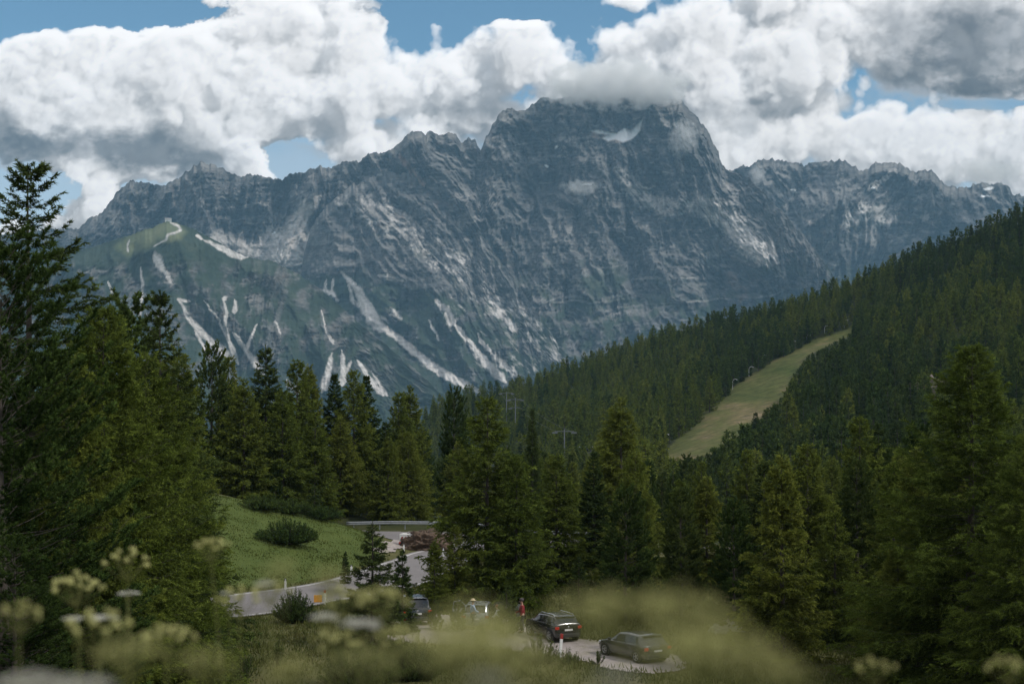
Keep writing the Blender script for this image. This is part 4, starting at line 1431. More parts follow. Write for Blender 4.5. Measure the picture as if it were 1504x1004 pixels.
# ------------------------------------------------------------------ shrubs
def mugo(seed, R, H, n=90, tuft=46, ln=.10, wd=.018, upright=.5):
    """dwarf mountain pine: many stems bowing out and turning up into needle candles"""
    rng = np.random.RandomState(seed)
    az = rng.uniform(0, 6.283, n)
    rr = R * np.sqrt(rng.uniform(0, 1, n))
    hh = H * (.35 + .65 * (1 - (rr / R) ** 2)) * rng.uniform(.65, 1.15, n)
    s = np.linspace(0, 1, 6)
    x = rr[:, None] * s ** .7
    z = hh[:, None] * (s ** (1.2 + 1.1 * (1 - upright)))
    P = np.stack([x * np.cos(az)[:, None], x * np.sin(az)[:, None], z], -1)
    tv, tf = tube_np(P, (.022 * (1 - .7 * s))[None, :].repeat(n, 0), 3)
    m_ = n * tuft
    bi = rng.randint(0, n, m_)
    q = 1 - rng.uniform(0, 1, m_) ** 1.3 * .62
    idx = np.clip(q * 5, 0, 4.999)
    i0 = idx.astype(int)
    fr = (idx - i0)[:, None]
    NP = P[bi, i0] * (1 - fr) + P[bi, i0 + 1] * fr + rng.normal(0, .03, (m_, 3))
    ND = rng.normal(0, .55, (m_, 3)) + np.array([0, 0, .75])
    ND /= np.linalg.norm(ND, axis=1)[:, None]
    return blades(NP, ND, ln, wd, rng) + (np.repeat(np.clip(.2 + .5 * (q - .38) / .62 + rng.normal(0, .22, m_), 0, 1), 3),), (tv, tf)


def shrub(px, py, R, H, label, d=None, seed=1, mat=None, n=90, tuft=46, ln=.11, wd=.024, name='dwarf_pine', group=None, upright=.5):
    if d is None:
        x, y = flat_at(px, py)
    else:
        x, y = (px - 752) / F * d, d
    (v, f, gr), (tv, tf) = mugo(seed, R, H, n, tuft, ln, wd, upright)
    root = empty(name, (x, y, gz(x, y) - .05), seed, label, 'shrub', group)
    fme = mesh_np('foliage', v, f, mat or PINE)
    attr(fme, 'growth', gr)
    link('foliage', fme, root)
    link('stems', mesh_np('stems', tv, tf, BARK), root)


shrub(420, 795, 2.7, 1.75, 'large dark dwarf pine bush alone on the grassy slope', 109, 1, None, 300, 60, .16, .05)
shrub(384, 752, 2.2, 1.2, 'low dwarf pine thicket on the crest of the meadow', 119, 2, None, 200, 50, .16, .05)
shrub(425, 757, 2.4, 1.2, 'long low dwarf pine thicket behind the large dark bush', 121, 3, None, 200, 50, .16, .05)
shrub(470, 767, 2.2, 1.1, 'dwarf pine thicket where the crest drops to the road', 123, 4, None, 200, 50, .16, .05)
shrub(432, 914, 1.3, 1.85, 'spiky dwarf pine bush by the near edge of the road', None, 5, None, 190, 70, .11, .030, upright=.9)
shrub(497, 897, 1.0, .75, 'low dwarf pine between road marker post and young spruce', None, 6, None, 90, 50)
shrub(352, 990, .8, 1.5, 'sparse dwarf pine of few upright shoots in the grass', 61, 7, None, 30, 70, upright=1.0)
shrub(408, 962, .5, 1.15, 'tiny dwarf pine of a few shoots in the dry grass', 66, 8, None, 16, 70, upright=1.0)
shrub(530, 1000, 1.9, 2.0, 'big dark dwarf pine bush behind the blurred flowers', 61, 9, None, 240, 70)
shrub(600, 985, 1.7, 1.9, 'dark dwarf pine bush between flowers and gravel', 63, 10, None, 220, 70)
shrub(655, 972, 1.0, 1.2, 'small dwarf pine with upright candles at the gravel edge', 66, 11, None, 90, 70, upright=.9)
shrub(792, 972, 1.15, 1.35, 'loose leafy dwarf pine in front of the black estate car', 67.5, 12, None, 95, 46)
shrub(835, 975, .6, .8, 'thin straggly dwarf pine beside the leaning white post', 67, 13, None, 24, 50)
shrub(878, 974, .35, .75, 'single twiggy seedling pine standing in the gravel', 67, 14, None, 9, 60, upright=1.0)
shrub(1216, 955, 1.3, 1.2, 'juniper bush at the foot of the larches by the clearing', 73, 15, SPRUCE, 150, 60)
shrub(1120, 935, 1.1, .8, 'low juniper bush beside the pale boulder', 77, 16, SPRUCE, 90, 60)
shrub(1036, 915, .8, 1.5, 'young bushy pine between the boulder and the dark wagon', 79, 17, None, 60, 60, upright=.9)
shrub(300, 1000, 1.2, 1.3, 'dark low bush under the larch in the bottom corner', 57, 18, SPRUCE, 140, 60)
for px, py, H, lab in [(640, 925, 1.6, 'young pine standing between the black off-road car and pale rock'), (672, 928, 1.7, 'young pine with open branches beside the pale rocks'), (744, 934, 2.5, 'young pine in front of the open tailgate'),
                       (705, 950, 1.2, 'little pine almost lost in the flowers below the silver car')]:
    x, y = flat_at(px, py)
    tree((P_, 'small', 0), x, y, gz(x, y) - .05, H, .85, lab)
tree_px(850, 812, 86, (S_, 'small', 0), 1.0, 'dark young spruce in the shade beside the broad pyramid larch')

# ------------------------------------------------------------------ grass
gm, nt, b, out = mat_new('grass_blades')
nt.nodes.remove(b)
geo = nt.nodes.new('ShaderNodeNewGeometry').outputs['Position']
g1 = noise_tex(nt, .5, 4, .6, geo)
g2 = noise_tex(nt, 9, 2, .6, geo)
colA = ramp(nt, g1.outputs[0], [(.3, (.055, .078, .02)), (.55, (.10, .115, .035)), (.75, (.19, .16, .075))])
colB = ramp(nt, g2.outputs[0], [(.3, (.05, .07, .018)), (.7, (.16, .15, .06))])
col = mix_rgb(nt, .45, colA, colB)
md_ = nd(nt, 'ShaderNodeAttribute', attribute_name='meadow').outputs['Fac']
colM = ramp(nt, g2.outputs[0], [(.3, (.055, .080, .02)), (.7, (.118, .134, .04))])
col = mix_rgb(nt, md_, col, colM)
d1 = nt.nodes.new('ShaderNodeBsdfDiffuse')
d2 = nt.nodes.new('ShaderNodeBsdfTranslucent')
mx = nt.nodes.new('ShaderNodeMixShader')
mx.inputs[0].default_value = .3
nt.links.new(col, d1.inputs[0])
nt.links.new(col, d2.inputs[0])
nt.links.new(d1.outputs[0], mx.inputs[1])
nt.links.new(d2.outputs[0], mx.inputs[2])
nt.links.new(mx.outputs[0], out.inputs[0])
rs = np.random.RandomState(77)
N = 330000
gx = rs.uniform(-36, 40, N)
gy = rs.uniform(54, 134, N)
pxg = 752 + gx / gy * F
wv = fbm(gx / 2.2, gy / 2.2, 4, .55, 450) * 1.8
dp = edge_dist(PARK, gx, gy)
inp = inside(PARK, gx, gy)
ok = (pxg > -40) & (pxg < 1560) & (edge_dist(ROAD[::5], gx, gy, False) > 3.3) & ~inside(LOT, gx, gy) & (~inp | (dp < .8 * rs.uniform(0, 1, N) ** 2 + wv * .4))
inm = inside(MEADOW, gx, gy)
ok &= inm | (gy < 112)
clump = fbm(gx / 1.3, gy / 1.3, 3, .55, 460)
ok &= rs.uniform(-.5, .45, N) < clump + .12
gx, gy, inm, clump = gx[ok], gy[ok], inm[ok], clump[ok]
n = len(gx)
D = rs.normal(0, .38, (n, 3)) + np.array([0, 0, 1.0])
D /= np.linalg.norm(D, axis=1)[:, None]
hgt = np.where(inm, .13, .30) * (1 + clump * 1.2) * rs.uniform(.6, 1.3, n)
P0 = np.stack([gx, gy, ground(gx, gy) - .03 + 0], 1)
side = np.cross(D, rs.normal(size=(n, 3)))
side /= np.linalg.norm(side, axis=1)[:, None]
wdt = rs.uniform(.025, .06, n)[:, None]
V = np.stack([P0 - side * wdt, P0 + side * wdt, P0 + D * hgt[:, None]], 1).reshape(-1, 3)
gme = mesh_np('grass', V, np.arange(3 * n).reshape(-1, 3), gm)
attr(gme, 'meadow', np.repeat(inm * 1.0, 3))
tag(link('grass', gme), kind='stuff')
print('grass', n, round(time.time() - T0, 1))


# ------------------------------------------------------------------ umbel flowers close to the camera
def petal_mat(name, a, c, trans=.35):
    m, nt, b, out = mat_new(name)
    nt.nodes.remove(b)
    geo = nt.nodes.new('ShaderNodeNewGeometry').outputs['Position']
    n1 = noise_tex(nt, 160, 2, .6, geo)
    col = ramp(nt, n1.outputs[0], [(.3, a), (.7, c)])
    d1 = nt.nodes.new('ShaderNodeBsdfDiffuse')
    d2 = nt.nodes.new('ShaderNodeBsdfTranslucent')
    mx = nt.nodes.new('ShaderNodeMixShader')
    mx.inputs[0].default_value = trans
    nt.links.new(col, d1.inputs[0])
    nt.links.new(col, d2.inputs[0])
    nt.links.new(d1.outputs[0], mx.inputs[1])
    nt.links.new(d2.outputs[0], mx.inputs[2])
    nt.links.new(mx.outputs[0], out.inputs[0])
    return m


PWHITE = petal_mat('white_petals', (.50, .49, .42), (.74, .73, .66))
PGREEN = petal_mat('green_fruits', (.40, .40, .15), (.62, .60, .29))
PSTEM = petal_mat('flower_stem', (.13, .14, .05), (.22, .22, .09), .2)
PLEAF = petal_mat('flower_leaf', (.09, .12, .03), (.20, .21, .06), .4)
OCT = np.array([(1, 0, 0), (-1, 0, 0), (0, 1, 0), (0, -1, 0), (0, 0, 1), (0, 0, -1)], float)
OCF = np.array([(0, 2, 4), (2, 1, 4), (1, 3, 4), (3, 0, 4), (2, 0, 5), (1, 2, 5), (3, 1, 5), (0, 3, 5)])


def dots(P, r, rng, flat=.6):
    n = len(P)
    s = (r * rng.uniform(.7, 1.4, n))[:, None, None]
    V = P[:, None, :] + OCT[None] * s * np.array([1, 1, flat])
    Fc = (np.arange(n) * 6)[:, None, None] + OCF[None]
    return V.reshape(-1, 3), Fc.reshape(-1, 3)


def umbel(rng, c, r, kind, up):
    nr = rng.randint(11, 17)
    a = np.arange(nr) * 2.4 + rng.uniform(0, 6)
    q = np.sqrt((np.arange(nr) + .5) / nr)
    spread = 1.0 if kind == 'white' else .95
    h = r * (.45 if kind == 'white' else .9) * (1 - .45 * q ** 2)
    E = np.stack([np.cos(a) * q * r * spread, np.sin(a) * q * r * spread, h * rng.uniform(.85, 1.15, nr)], 1)
    base = np.array([0, 0, -r * (.35 if kind == 'white' else .15)])
    s = np.linspace(0, 1, 4)
    path = base + (E - base)[:, None, :] * s[None, :, None] + np.array([0, 0, -1])[None, None] * (np.sin(s * np.pi) * r * .12)[None, :, None]
    tv, tf = tube_np(path + c, np.full((nr, 4), max(.0006, r * .016)), 3)
    k = 18 if kind == 'white' else 6
    rr = r * (.30 if kind == 'white' else .13)
    o = rng.normal(0, 1, (nr, k, 3))
    o /= np.linalg.norm(o, axis=2)[..., None]
    o *= rng.uniform(.3, 1, (nr, k, 1))
    o[..., 2] = np.abs(o[..., 2]) * (.35 if kind == 'white' else 1.1)
    P = (E[:, None, :] + o * rr + c).reshape(-1, 3)
    fv, ff = dots(P, r * (.085 if kind == 'white' else .055), rng, .5 if kind == 'white' else 1.5)
    return (tv, tf), (fv, ff), c + base


def leaf_np(rng, p, az, L):
    """divided leaf: a bowed midrib with toothed leaflets in pairs"""
    V, Fc = [], []
    dirv = np.array([math.cos(az), math.sin(az), .35])
    sd = np.array([-math.sin(az), math.cos(az), 0])
    for i in range(7):
        t = .25 + .75 * i / 6
        c = p + dirv * L * t - np.array([0, 0, 1]) * L * .5 * t * t
        for s in (-1, 1):
            l2 = L * .34 * (1.1 - t) + L * .07
            o = (sd * s * .9 + dirv * .5)
            q = len(V)
            V += [c, c + o * l2 * .5 + dirv * l2 * .22, c + o * l2 - np.array([0, 0, l2 * .2]), c + o * l2 * .5 - dirv * l2 * .2]
            Fc += [(q, q + 1, q + 2), (q, q + 2, q + 3)]
    return np.array(V), np.array(Fc)


def flower(px, py, d, r, kind, label, lean=0, seed=0, leaves=2, group=None):
    rng = np.random.RandomState(seed + int(px * 7 + py))
    c = np.array(at(px, py, d))
    gx_ = c[0] + lean / F * d
    gy_ = d + rng.uniform(-.05, .12)
    g = np.array([gx_, gy_, gz(gx_, gy_) + .0])
    (tv, tf), (fv, ff), joint = umbel(rng, c, r, kind, 0)
    s = np.linspace(0, 1, 9)[:, None]
    path = g + (joint - g) * s + np.array([1, .3, 0]) * (np.sin(s * np.pi) * rng.uniform(-.03, .03))
    sv, sf = tube_np(path[None], (.0024 - .0012 * s[:, 0])[None] * (r / .05 * .5 + .6), 6)
    root = empty('umbel_flower', g, 0, label, 'flower', group)
    mg = -g
    link('stem', mesh_np('stem', sv + mg, sf, PSTEM, True), root)
    h = link('umbel_heads', mesh_np('umbel_heads', fv + mg, ff, PWHITE if kind == 'white' else PGREEN), root)  # head of the umbel: white kinds bear flowers, green kinds bear fruits
    link('rays', mesh_np('rays', tv + mg, tf, PSTEM), h)
    for k in range(leaves):
        t = rng.uniform(.35, .85)
        p = g + (joint - g) * t
        v, f = leaf_np(rng, p + mg, rng.uniform(0, 6.28), rng.uniform(.07, .13))
        link('leaf', mesh_np('leaf', v, f, PLEAF), root)


FL = [
    (188, 846, 2.5, .046, 'green', 'tall yellow-green seed umbel spread like a fan above a white one', 30), (189, 876, 2.7, .020, 'white', 'small flat white umbel just under the fan-shaped seed head', 26),
    (150, 914, 2.2, .021, 'white', 'larger of two white umbels side by side against the dark larch', 20), (107, 913, 2.2, .016, 'white', 'smaller tilted white umbel left beside its twin', 10),
    (112, 884, 2.3, .044, 'green', 'yellowish seed head behind the twin white umbels', 30), (142, 955, 1.5, .040, 'green', 'blurred seed head directly below the twin white umbels', 10),
    (40, 1010, 1.1, .034, 'white', 'soft cream umbel filling the bottom corner', 0), (118, 1014, 1.1, .032, 'white', 'soft cream umbel next to the corner one', 0), (190, 972, 1.2, .040, 'green', 'blurred green head above the bottom edge near the thin stem', 10),
    (245, 962, 1.6, .034, 'green', 'small blurred green head below the overhanging larch', 10), (310, 820, 2.1, .030, 'green', 'arching seed head on a bent stem before the meadow', 92), (333, 874, 2.3, .011, 'white', 'tiny white umbel on the bent stem beside the road edge', 40),
    (352, 902, 1.9, .036, 'green', 'blurred green head hanging over the road edge', 20), (398, 884, 1.8, .026, 'green', 'blurred green head before the grey road', 30), (412, 838, 1.25, .024, 'green', 'faint seed head blurred over the meadow', -10),
    (482, 848, 1.2, .024, 'green', 'faint seed head blurred where meadow meets road', -30), (389, 862, 1.6, .011, 'white', 'small blurred white umbel above the road verge', 20), (478, 912, 1.6, .016, 'white', 'blurred white umbel below the orange marker', 10),
    (530, 926, 1.4, .020, 'white', 'brightest blurred white umbel below the young spruce', -20), (503, 902, 1.5, .028, 'green', 'blurred green head between white umbel and spiky bush', -40), (562, 905, 1.4, .028, 'green', 'blurred green head over the trunk of the young spruce', -40),
    (582, 958, 1.5, .026, 'green', 'blurred pinkish seed head before the dark bushes', 0), (490, 965, 1.6, .030, 'green', 'green head on a slanting stem before the dark bushes', -60),
    (645, 965, .9, .042, 'green', 'soft yellow-green mass at the near edge of the gravel', 0), (690, 938, .85, .040, 'green', 'soft yellow-green mass under the silver car', 0), (735, 968, .9, .042, 'green', 'soft yellow-green mass under the open tailgate', 0),
    (690, 992, .75, .040, 'green', 'soft green mass at the bottom edge below the silver car', 0), (862, 922, .85, .036, 'green', 'soft yellow mass between the two dark cars', 0), (905, 905, .95, .034, 'green', 'soft yellow mass above the dark wagon', 0),
    (968, 902, .9, .030, 'green', 'soft yellow mass over the rear of the dark wagon', 0), (1012, 928, .8, .040, 'green', 'highest soft yellow mass before the pale boulder', 0),
    (1045, 972, .8, .042, 'green', 'soft yellow mass below the pale boulder', 0), (1000, 992, .7, .040, 'green', 'soft olive mass at the bottom edge below the wagon', 0), (1100, 988, .85, .038, 'green', 'soft green mass tapering off toward the clearing', 0),
    (1150, 1000, .9, .030, 'green', 'last faint green mass at the bottom of the clearing', 0),
    (902, 1000, .8, .016, 'white', 'blurred white spot at the bottom below the wagon', 0), (712, 1002, .8, .016, 'white', 'blurred white spot at the bottom below the gravel edge', 0), (960, 950, 1.2, .010, 'white', 'small blurred white spot over the wagon', 0),
    (1284, 1000, 1.5, .024, 'green', 'small green head at the bottom edge under the short larch', 0), (1482, 1000, 1.5, .026, 'green', 'small green head at the bottom edge under the great larch', 0),
    (668, 950, .95, .036, 'green', 'pale soft mass over the pale rocks', 0), (722, 945, .95, .036, 'green', 'pale soft mass over the lower half of the silver car', 0), (755, 972, 1.0, .034, 'green', 'pale soft mass before the loose dwarf pine', 0),
    (28, 925, 1.4, .026, 'green', 'small yellowish head at the edge of the picture', 10), (300, 985, 1.1, .036, 'green', 'soft green mass over the dark low bush', 0), (430, 990, 1.2, .034, 'green', 'soft green mass beside the sparse dwarf pine', 0),
    (540, 985, 1.0, .036, 'green', 'soft green mass over the big dark bush', 0), (800, 1000, .85, .030, 'green', 'soft green mass at the bottom under the loose dwarf pine', 0),
]
for i, (px, py, d, r, kind, lab, lean) in enumerate(FL):
    if d < 1.3:                                # nearest heads: small and loose, drawn out by the blur
        r *= .70
        py += 18 if kind == 'green' else 8
    else:
        d, r = d * 1.7, r * 1.7
    flower(px, py, d, r, kind, lab, lean, 40 + i, 2)
print('flowers', round(time.time() - T0, 1))
# ------------------------------------------------------------------ small building blocks
def bm_obj(name, bm, mat, parent=None, smooth=False, loc=None):
    me = bpy.data.meshes.new(name)
    bmesh.ops.recalc_face_normals(bm, faces=bm.faces)
    bm.to_mesh(me)
    bm.free()
    if smooth:
        me.polygons.foreach_set('use_smooth', [True] * len(me.polygons))
    me.materials.append(mat)
    return link(name, me, parent, loc)


def bm_box(bm, lo, hi, bev=0.0, M=None):
    r = bmesh.ops.create_cube(bm, size=1)
    vs_ = r['verts']
    for v in vs_:
        v.co = Vector([lo[i] + (v.co[i] + .5) * (hi[i] - lo[i]) for i in range(3)])
    if bev:
        ed = list({e for v in vs_ for e in v.link_edges})
        rr = bmesh.ops.bevel(bm, geom=ed, offset=bev, segments=2, affect='EDGES', profile=.6)
        vs_ = list({v for f in rr['faces'] for v in f.verts} | {v for v in vs_ if v.is_valid})
    if M is not None:
        for v in vs_:
            v.co = M @ v.co
    return vs_


def bm_tube(bm, pts, r, n=8):
    pts = [Vector(p) for p in pts]
    rings = []
    for i, p in enumerate(pts):
        t = (pts[min(i + 1, len(pts) - 1)] - pts[max(i - 1, 0)]).normalized()
        a = t.cross(Vector((0, 0, 1)) if abs(t.z) < .9 else Vector((1, 0, 0))).normalized()
        b_ = t.cross(a)
        rad_ = r[i] if isinstance(r, (list, tuple)) else r
        rings.append([bm.verts.new(p + (a * math.cos(k * 2 * math.pi / n) + b_ * math.sin(k * 2 * math.pi / n)) * rad_) for k in range(n)])
    for A, B in zip(rings, rings[1:]):
        for k in range(n):
            bm.faces.new((A[k], A[(k + 1) % n], B[(k + 1) % n], B[k]))
    bm.faces.new(rings[0][::-1])
    bm.faces.new(rings[-1])


def bm_lathe_y(bm, prof, n=28, M=None):
    """profile (radius, y) turned about the y axis"""
    rings = []
    for r, y in prof:
        rings.append([bm.verts.new((r * math.cos(k * 2 * math.pi / n), y, r * math.sin(k * 2 * math.pi / n))) for k in range(n)])
    for A, B in zip(rings, rings[1:]):
        for k in range(n):
            bm.faces.new((A[k], A[(k + 1) % n], B[(k + 1) % n], B[k]))
    bm.faces.new(rings[0])
    bm.faces.new(rings[-1][::-1])
    if M is not None:
        for ring in rings:
            for v in ring:
                v.co = M @ v.co


GLASS = simple_mat('car_glass', (.016, .019, .021), .06, 0, .1, 2, .7)
TYRE = simple_mat('tyre_rubber', (.018, .018, .018), .85)
RIM = simple_mat('alloy', (.40, .41, .42), .35, .85)
TRIM = simple_mat('black_plastic', (.022, .022, .023), .6)
REDL = simple_mat('tail_lamp', (.42, .018, .014), .2, 0, .2, 20, .6, .5)
HEADL = simple_mat('head_lamp', (.55, .57, .58), .12, 0, .1, 20, .7, .5)
PLATE = simple_mat('number_plate', (.66, .66, .62), .4)
CHROME = simple_mat('chrome', (.62, .63, .64), .2, .95)
DARKIN = simple_mat('car_interior', (.02, .019, .018), .8)


def car_shape(L, W, Hh, kind):
    """stations from rear to front: x, top, belt, half width, half roof width"""
    h = L / 2
    g = .96 if kind == 'suv' else .90
    if kind == 'hatch':
        st = [(-h, .62, .60, .80, .70), (-h + .03, .92, .90, .90, .74), (-h + .10, 1.00, .94, .95, .76), (-h + .42, Hh - .07, .95, .98, .76), (-h + .75, Hh, .95, 1, .77), (-.25, Hh + .01, .93, 1, .78),
              (.35, Hh - .05, .91, 1, .77), (1.02, .98, .90, .99, .84), (1.25, .93, .89, .98, .84), (h - .35, .80, .76, .95, .80), (h - .08, .66, .62, .84, .72), (h, .50, .48, .72, .62)]
    elif kind == 'wagon':
        st = [(-h, .64, .62, .80, .70), (-h + .03, .94, .92, .90, .74), (-h + .09, 1.0, .94, .95, .75), (-h + .50, Hh - .08, .95, .98, .74), (-h + .9, Hh - .01, .95, 1, .76), (-.3, Hh, .93, 1, .78),
              (.35, Hh - .06, .91, 1, .77), (1.10, .97, .90, .99, .84), (1.35, .92, .88, .98, .84), (h - .35, .80, .76, .95, .80), (h - .08, .66, .62, .84, .72), (h, .50, .48, .72, .62)]
    else:
        st = [(-h, .70, .68, .84, .74), (-h + .03, 1.02, 1.0, .92, .76), (-h + .08, 1.10, 1.04, .96, .77), (-h + .36, Hh - .08, 1.04, .98, .77), (-h + .62, Hh, 1.04, 1, .78), (-.3, Hh + .02, 1.03, 1, .79),
              (.45, Hh - .05, 1.01, 1, .78), (1.05, 1.10, 1.0, .99, .84), (1.3, 1.04, .99, .98, .85), (h - .3, .95, .90, .96, .82), (h - .07, .80, .76, .86, .74), (h, .58, .56, .76, .66)]
    return np.array(st), g


def make_car(L, W, Hh, kind, paint, label, loc, rz, scale=.87, rails=False, open_gate=False, open_door=False, plate=True):
    st, gc = car_shape(L, W, Hh, kind)
    root = empty('parked_car', loc, rz, label, 'car')
    root.scale = (scale,) * 3
    zb = .24 if kind != 'suv' else .30
    hw = W / 2

    def S(x, v):
        """surface point on the left half: v 0 = sill, 1 = roof centre line"""
        top, belt, w_, rw = [np.interp(x, st[:, 0], st[:, i]) for i in (1, 2, 3, 4)]
        w_, rw = w_ * hw, rw * hw
        pts = [(w_ * .93, zb), (w_ * .985, zb + .10), (w_, zb + .30), (w_ * .99, belt - .10), (w_ * .955, belt), (rw + (w_ * .955 - rw) * .08, top - .075), (rw * .92, top - .02), (rw * .5, top + .01), (0, top + .02)]
        if top - belt < .09:
            pts[5] = (w_ * .93, belt + (top - belt) * .4)
            pts[6] = (w_ * .86, belt + (top - belt) * .8)
        V_ = [0, .08, .2, .38, .46, .72, .80, .9, 1.0]
        return Vector((x, np.interp(v, V_, [p[0] for p in pts]), np.interp(v, V_, [p[1] for p in pts])))

    def surf(name, xs_, vs_, mat, parent, off=0.0, mirror=True, smooth_=True):
        bm = bmesh.new()
        for sg in ((1, -1) if mirror is True else mirror):
            rows = []
            for x in xs_:
                row = []
                for v in vs_:
                    p = S(x, v)
                    if off:
                        e = .012
                        nx = (S(x + e, v) - S(x - e, v)).cross(S(x, min(1, v + e)) - S(x, max(0, v - e)))
                        if nx.length > 1e-9:
                            nx.normalize()
                            if nx.y < 0 and v < .85 or (v >= .85 and nx.z < 0):
                                nx.negate()
                            p = p + nx * off
                    row.append(bm.verts.new((p.x, p.y * sg, p.z)))
                rows.append(row)
            for A, B in zip(rows, rows[1:]):
                for k in range(len(A) - 1):
                    bm.faces.new((A[k], A[k + 1], B[k + 1], B[k]))
        bmesh.ops.remove_doubles(bm, verts=bm.verts, dist=.0008)
        return bm_obj(name, bm, mat, parent, smooth_)
    xs_ = np.unique(np.concatenate([np.linspace(-L / 2, L / 2, 60), st[:, 0]]))
    vv = np.array([0, .04, .08, .14, .2, .29, .38, .43, .46, .52, .6, .68, .72, .76, .80, .86, .9, .95, 1.0])
    body = surf('body', xs_, vv, paint, root)
    # ends and floor
    bm = bmesh.new()
    for xe in (-L / 2, L / 2):
        loop = [S(xe, v) for v in vv]
        ring = [bm.verts.new(p) for p in loop] + [bm.verts.new((p.x, -p.y, p.z)) for p in loop[-2::-1]]
        bm.faces.new(ring)
    a = [S(x, 0) for x in xs_[::6]]
    for p, q in zip(a, a[1:]):
        bm.faces.new([bm.verts.new(c) for c in ((p.x, p.y, p.z), (q.x, q.y, q.z), (q.x, -q.y, q.z), (p.x, -p.y, p.z))])
    bm_obj('bumper_panel', bm, paint, root)
    # glass
    xr0, xr1 = st[2, 0] + .02, st[3, 0] + (.02 if not open_gate else 0)
    gv = np.linspace(.485, .705, 6)
    xc = [st[3, 0] + .30, -.62 if kind != 'suv' else -.55, .28, st[7, 0] - .28]
    for i, (x0, x1) in enumerate([(xc[0], xc[1] - .04), (xc[1] + .04, xc[2] - .04), (xc[2] + .04, xc[3])]):
        for sg in (1, -1):
            surf('side_window', np.linspace(x0, x1, 8), gv if i < 2 else np.linspace(.485, .66, 6), GLASS, root, .004, (sg,))
    surf('windscreen', np.linspace(st[6, 0] + .06, st[7, 0] - .04, 8), np.linspace(.76, 1.0, 7), GLASS, root, .005)
    if open_gate:
        surf('boot_opening', np.linspace(-L / 2 + .035, xr1, 8), np.linspace(.5, 1.0, 9), DARKIN, root, .006)
        bm = bmesh.new()
        zt = Hh
        M = Matrix.Translation((st[3, 0] + .1, 0, zt)) @ Matrix.Rotation(rad(-12), 4, 'Y')
        bm_box(bm, (-1.02, -hw * .80, -.035), (0, hw * .80, .035), .03, M)
        gate = bm_obj('tailgate', bm, paint, root)
        bm = bmesh.new()
        bm_box(bm, (-.62, -hw * .66, -.043), (-.08, hw * .66, -.037), .002, M)
        bm_obj('rear_window', bm, GLASS, gate)
        for sg in (-1, 1):
            bm = bmesh.new()
            bm_tube(bm, [(st[2, 0] + .15, sg * hw * .74, 1.15), (st[3, 0] - .45, sg * hw * .74, zt - .12)], .012, 6)
            bm_obj('gas_strut', bm, TRIM, gate)
    else:
        surf('rear_window', np.linspace(xr0, xr1, 8), np.linspace(.77, 1.0, 7), GLASS, root, .006)
        bm = bmesh.new()
        bm_box(bm, (st[3, 0] - .10, -hw * .70, Hh - .045), (st[3, 0] + .16, hw * .70, Hh - .015), .012)
        bm_obj('roof_spoiler', bm, paint, root)
    bm = bmesh.new()
    bm_box(bm, (-L / 2 - .035, -hw * .80, zb + .02), (-L / 2 + .12, hw * .80, zb + .24), .04)
    bm_obj('rear_bumper', bm, TRIM if kind == 'suv' else paint, root)
    bm = bmesh.new()
    bm_box(bm, (L / 2 - .12, -hw * .72, zb), (L / 2 + .03, hw * .72, zb + .22), .04)
    bm_obj('front_bumper', bm, paint, root)
    zl = st[1, 1] - .14
    for sg in (-1, 1):
        bm = bmesh.new()
        bm_box(bm, (-L / 2 - .004, sg * hw * .84 - .13, zl - .09), (-L / 2 + .10, sg * hw * .84 + .13, zl + .08), .03)
        bm_obj('tail_lamp', bm, REDL, root)
        bm = bmesh.new()
        bm_box(bm, (L / 2 - .30, sg * hw * .72 - .14, .58), (L / 2 - .05, sg * hw * .72 + .14, .72), .05)
        bm_obj('head_lamp', bm, HEADL, root)
        bm = bmesh.new()
        bm_box(bm, (st[7, 0] - .32, sg * (hw + .10) - .10, .93), (st[7, 0] - .18, sg * (hw + .10) + .09, 1.08), .04)
        bm_obj('mirror', bm, paint, root)
        for xd in (xc[2] - .5, xc[1] - .4):
            bm = bmesh.new()
            bm_box(bm, (xd - .08, sg * hw * .995 - .012, .80), (xd + .08, sg * hw * .995 + .014, .83), .006)
            bm_obj('door_handle', bm, CHROME if kind == 'suv' else paint, root)
        bm = bmesh.new()
        for x in np.linspace(xc[0] - .05, xc[3], 12):
            pass
        pts = [S(x, .455) for x in np.linspace(xc[0] - .05, xc[3] + .05, 12)]
        bm_tube(bm, [(p.x, (p.y + .006) * sg, p.z) for p in pts], .011, 5)
        bm_obj('belt_trim', bm, CHROME, root)
        if rails:
            bm = bmesh.new()
            bm_tube(bm, [(-L / 2 + .55, sg * hw * .70, Hh - .03), (-L / 2 + .7, sg * hw * .71, Hh + .05), (.1, sg * hw * .72, Hh + .06), (.3, sg * hw * .72, Hh - .03)], .02, 6)
            bm_obj('roof_rail', bm, CHROME, root)
    if plate:
        bm = bmesh.new()
        bm_box(bm, (-L / 2 - .016, -.26, zl - .19), (-L / 2 + .01, .26, zl - .08), .006)
        bm_obj('number_plate', bm, PLATE, root)
    bm = bmesh.new()
    bm_lathe_y(bm, [(.055, -.012), (.06, 0), (.04, .010)], 16, Matrix.Translation((-L / 2 - .012, 0, zl + .03)) @ Matrix.Rotation(rad(90), 4, 'Z'))
    bm_obj('badge', bm, CHROME, root)
    bm = bmesh.new()
    bm_tube(bm, [(-L / 2 + .75, 0, Hh + .01), (-L / 2 + .66, 0, Hh + .09)], [.03, .008], 6)
    bm_obj('aerial', bm, TRIM, root)
    rw = .335 if kind != 'suv' else .37
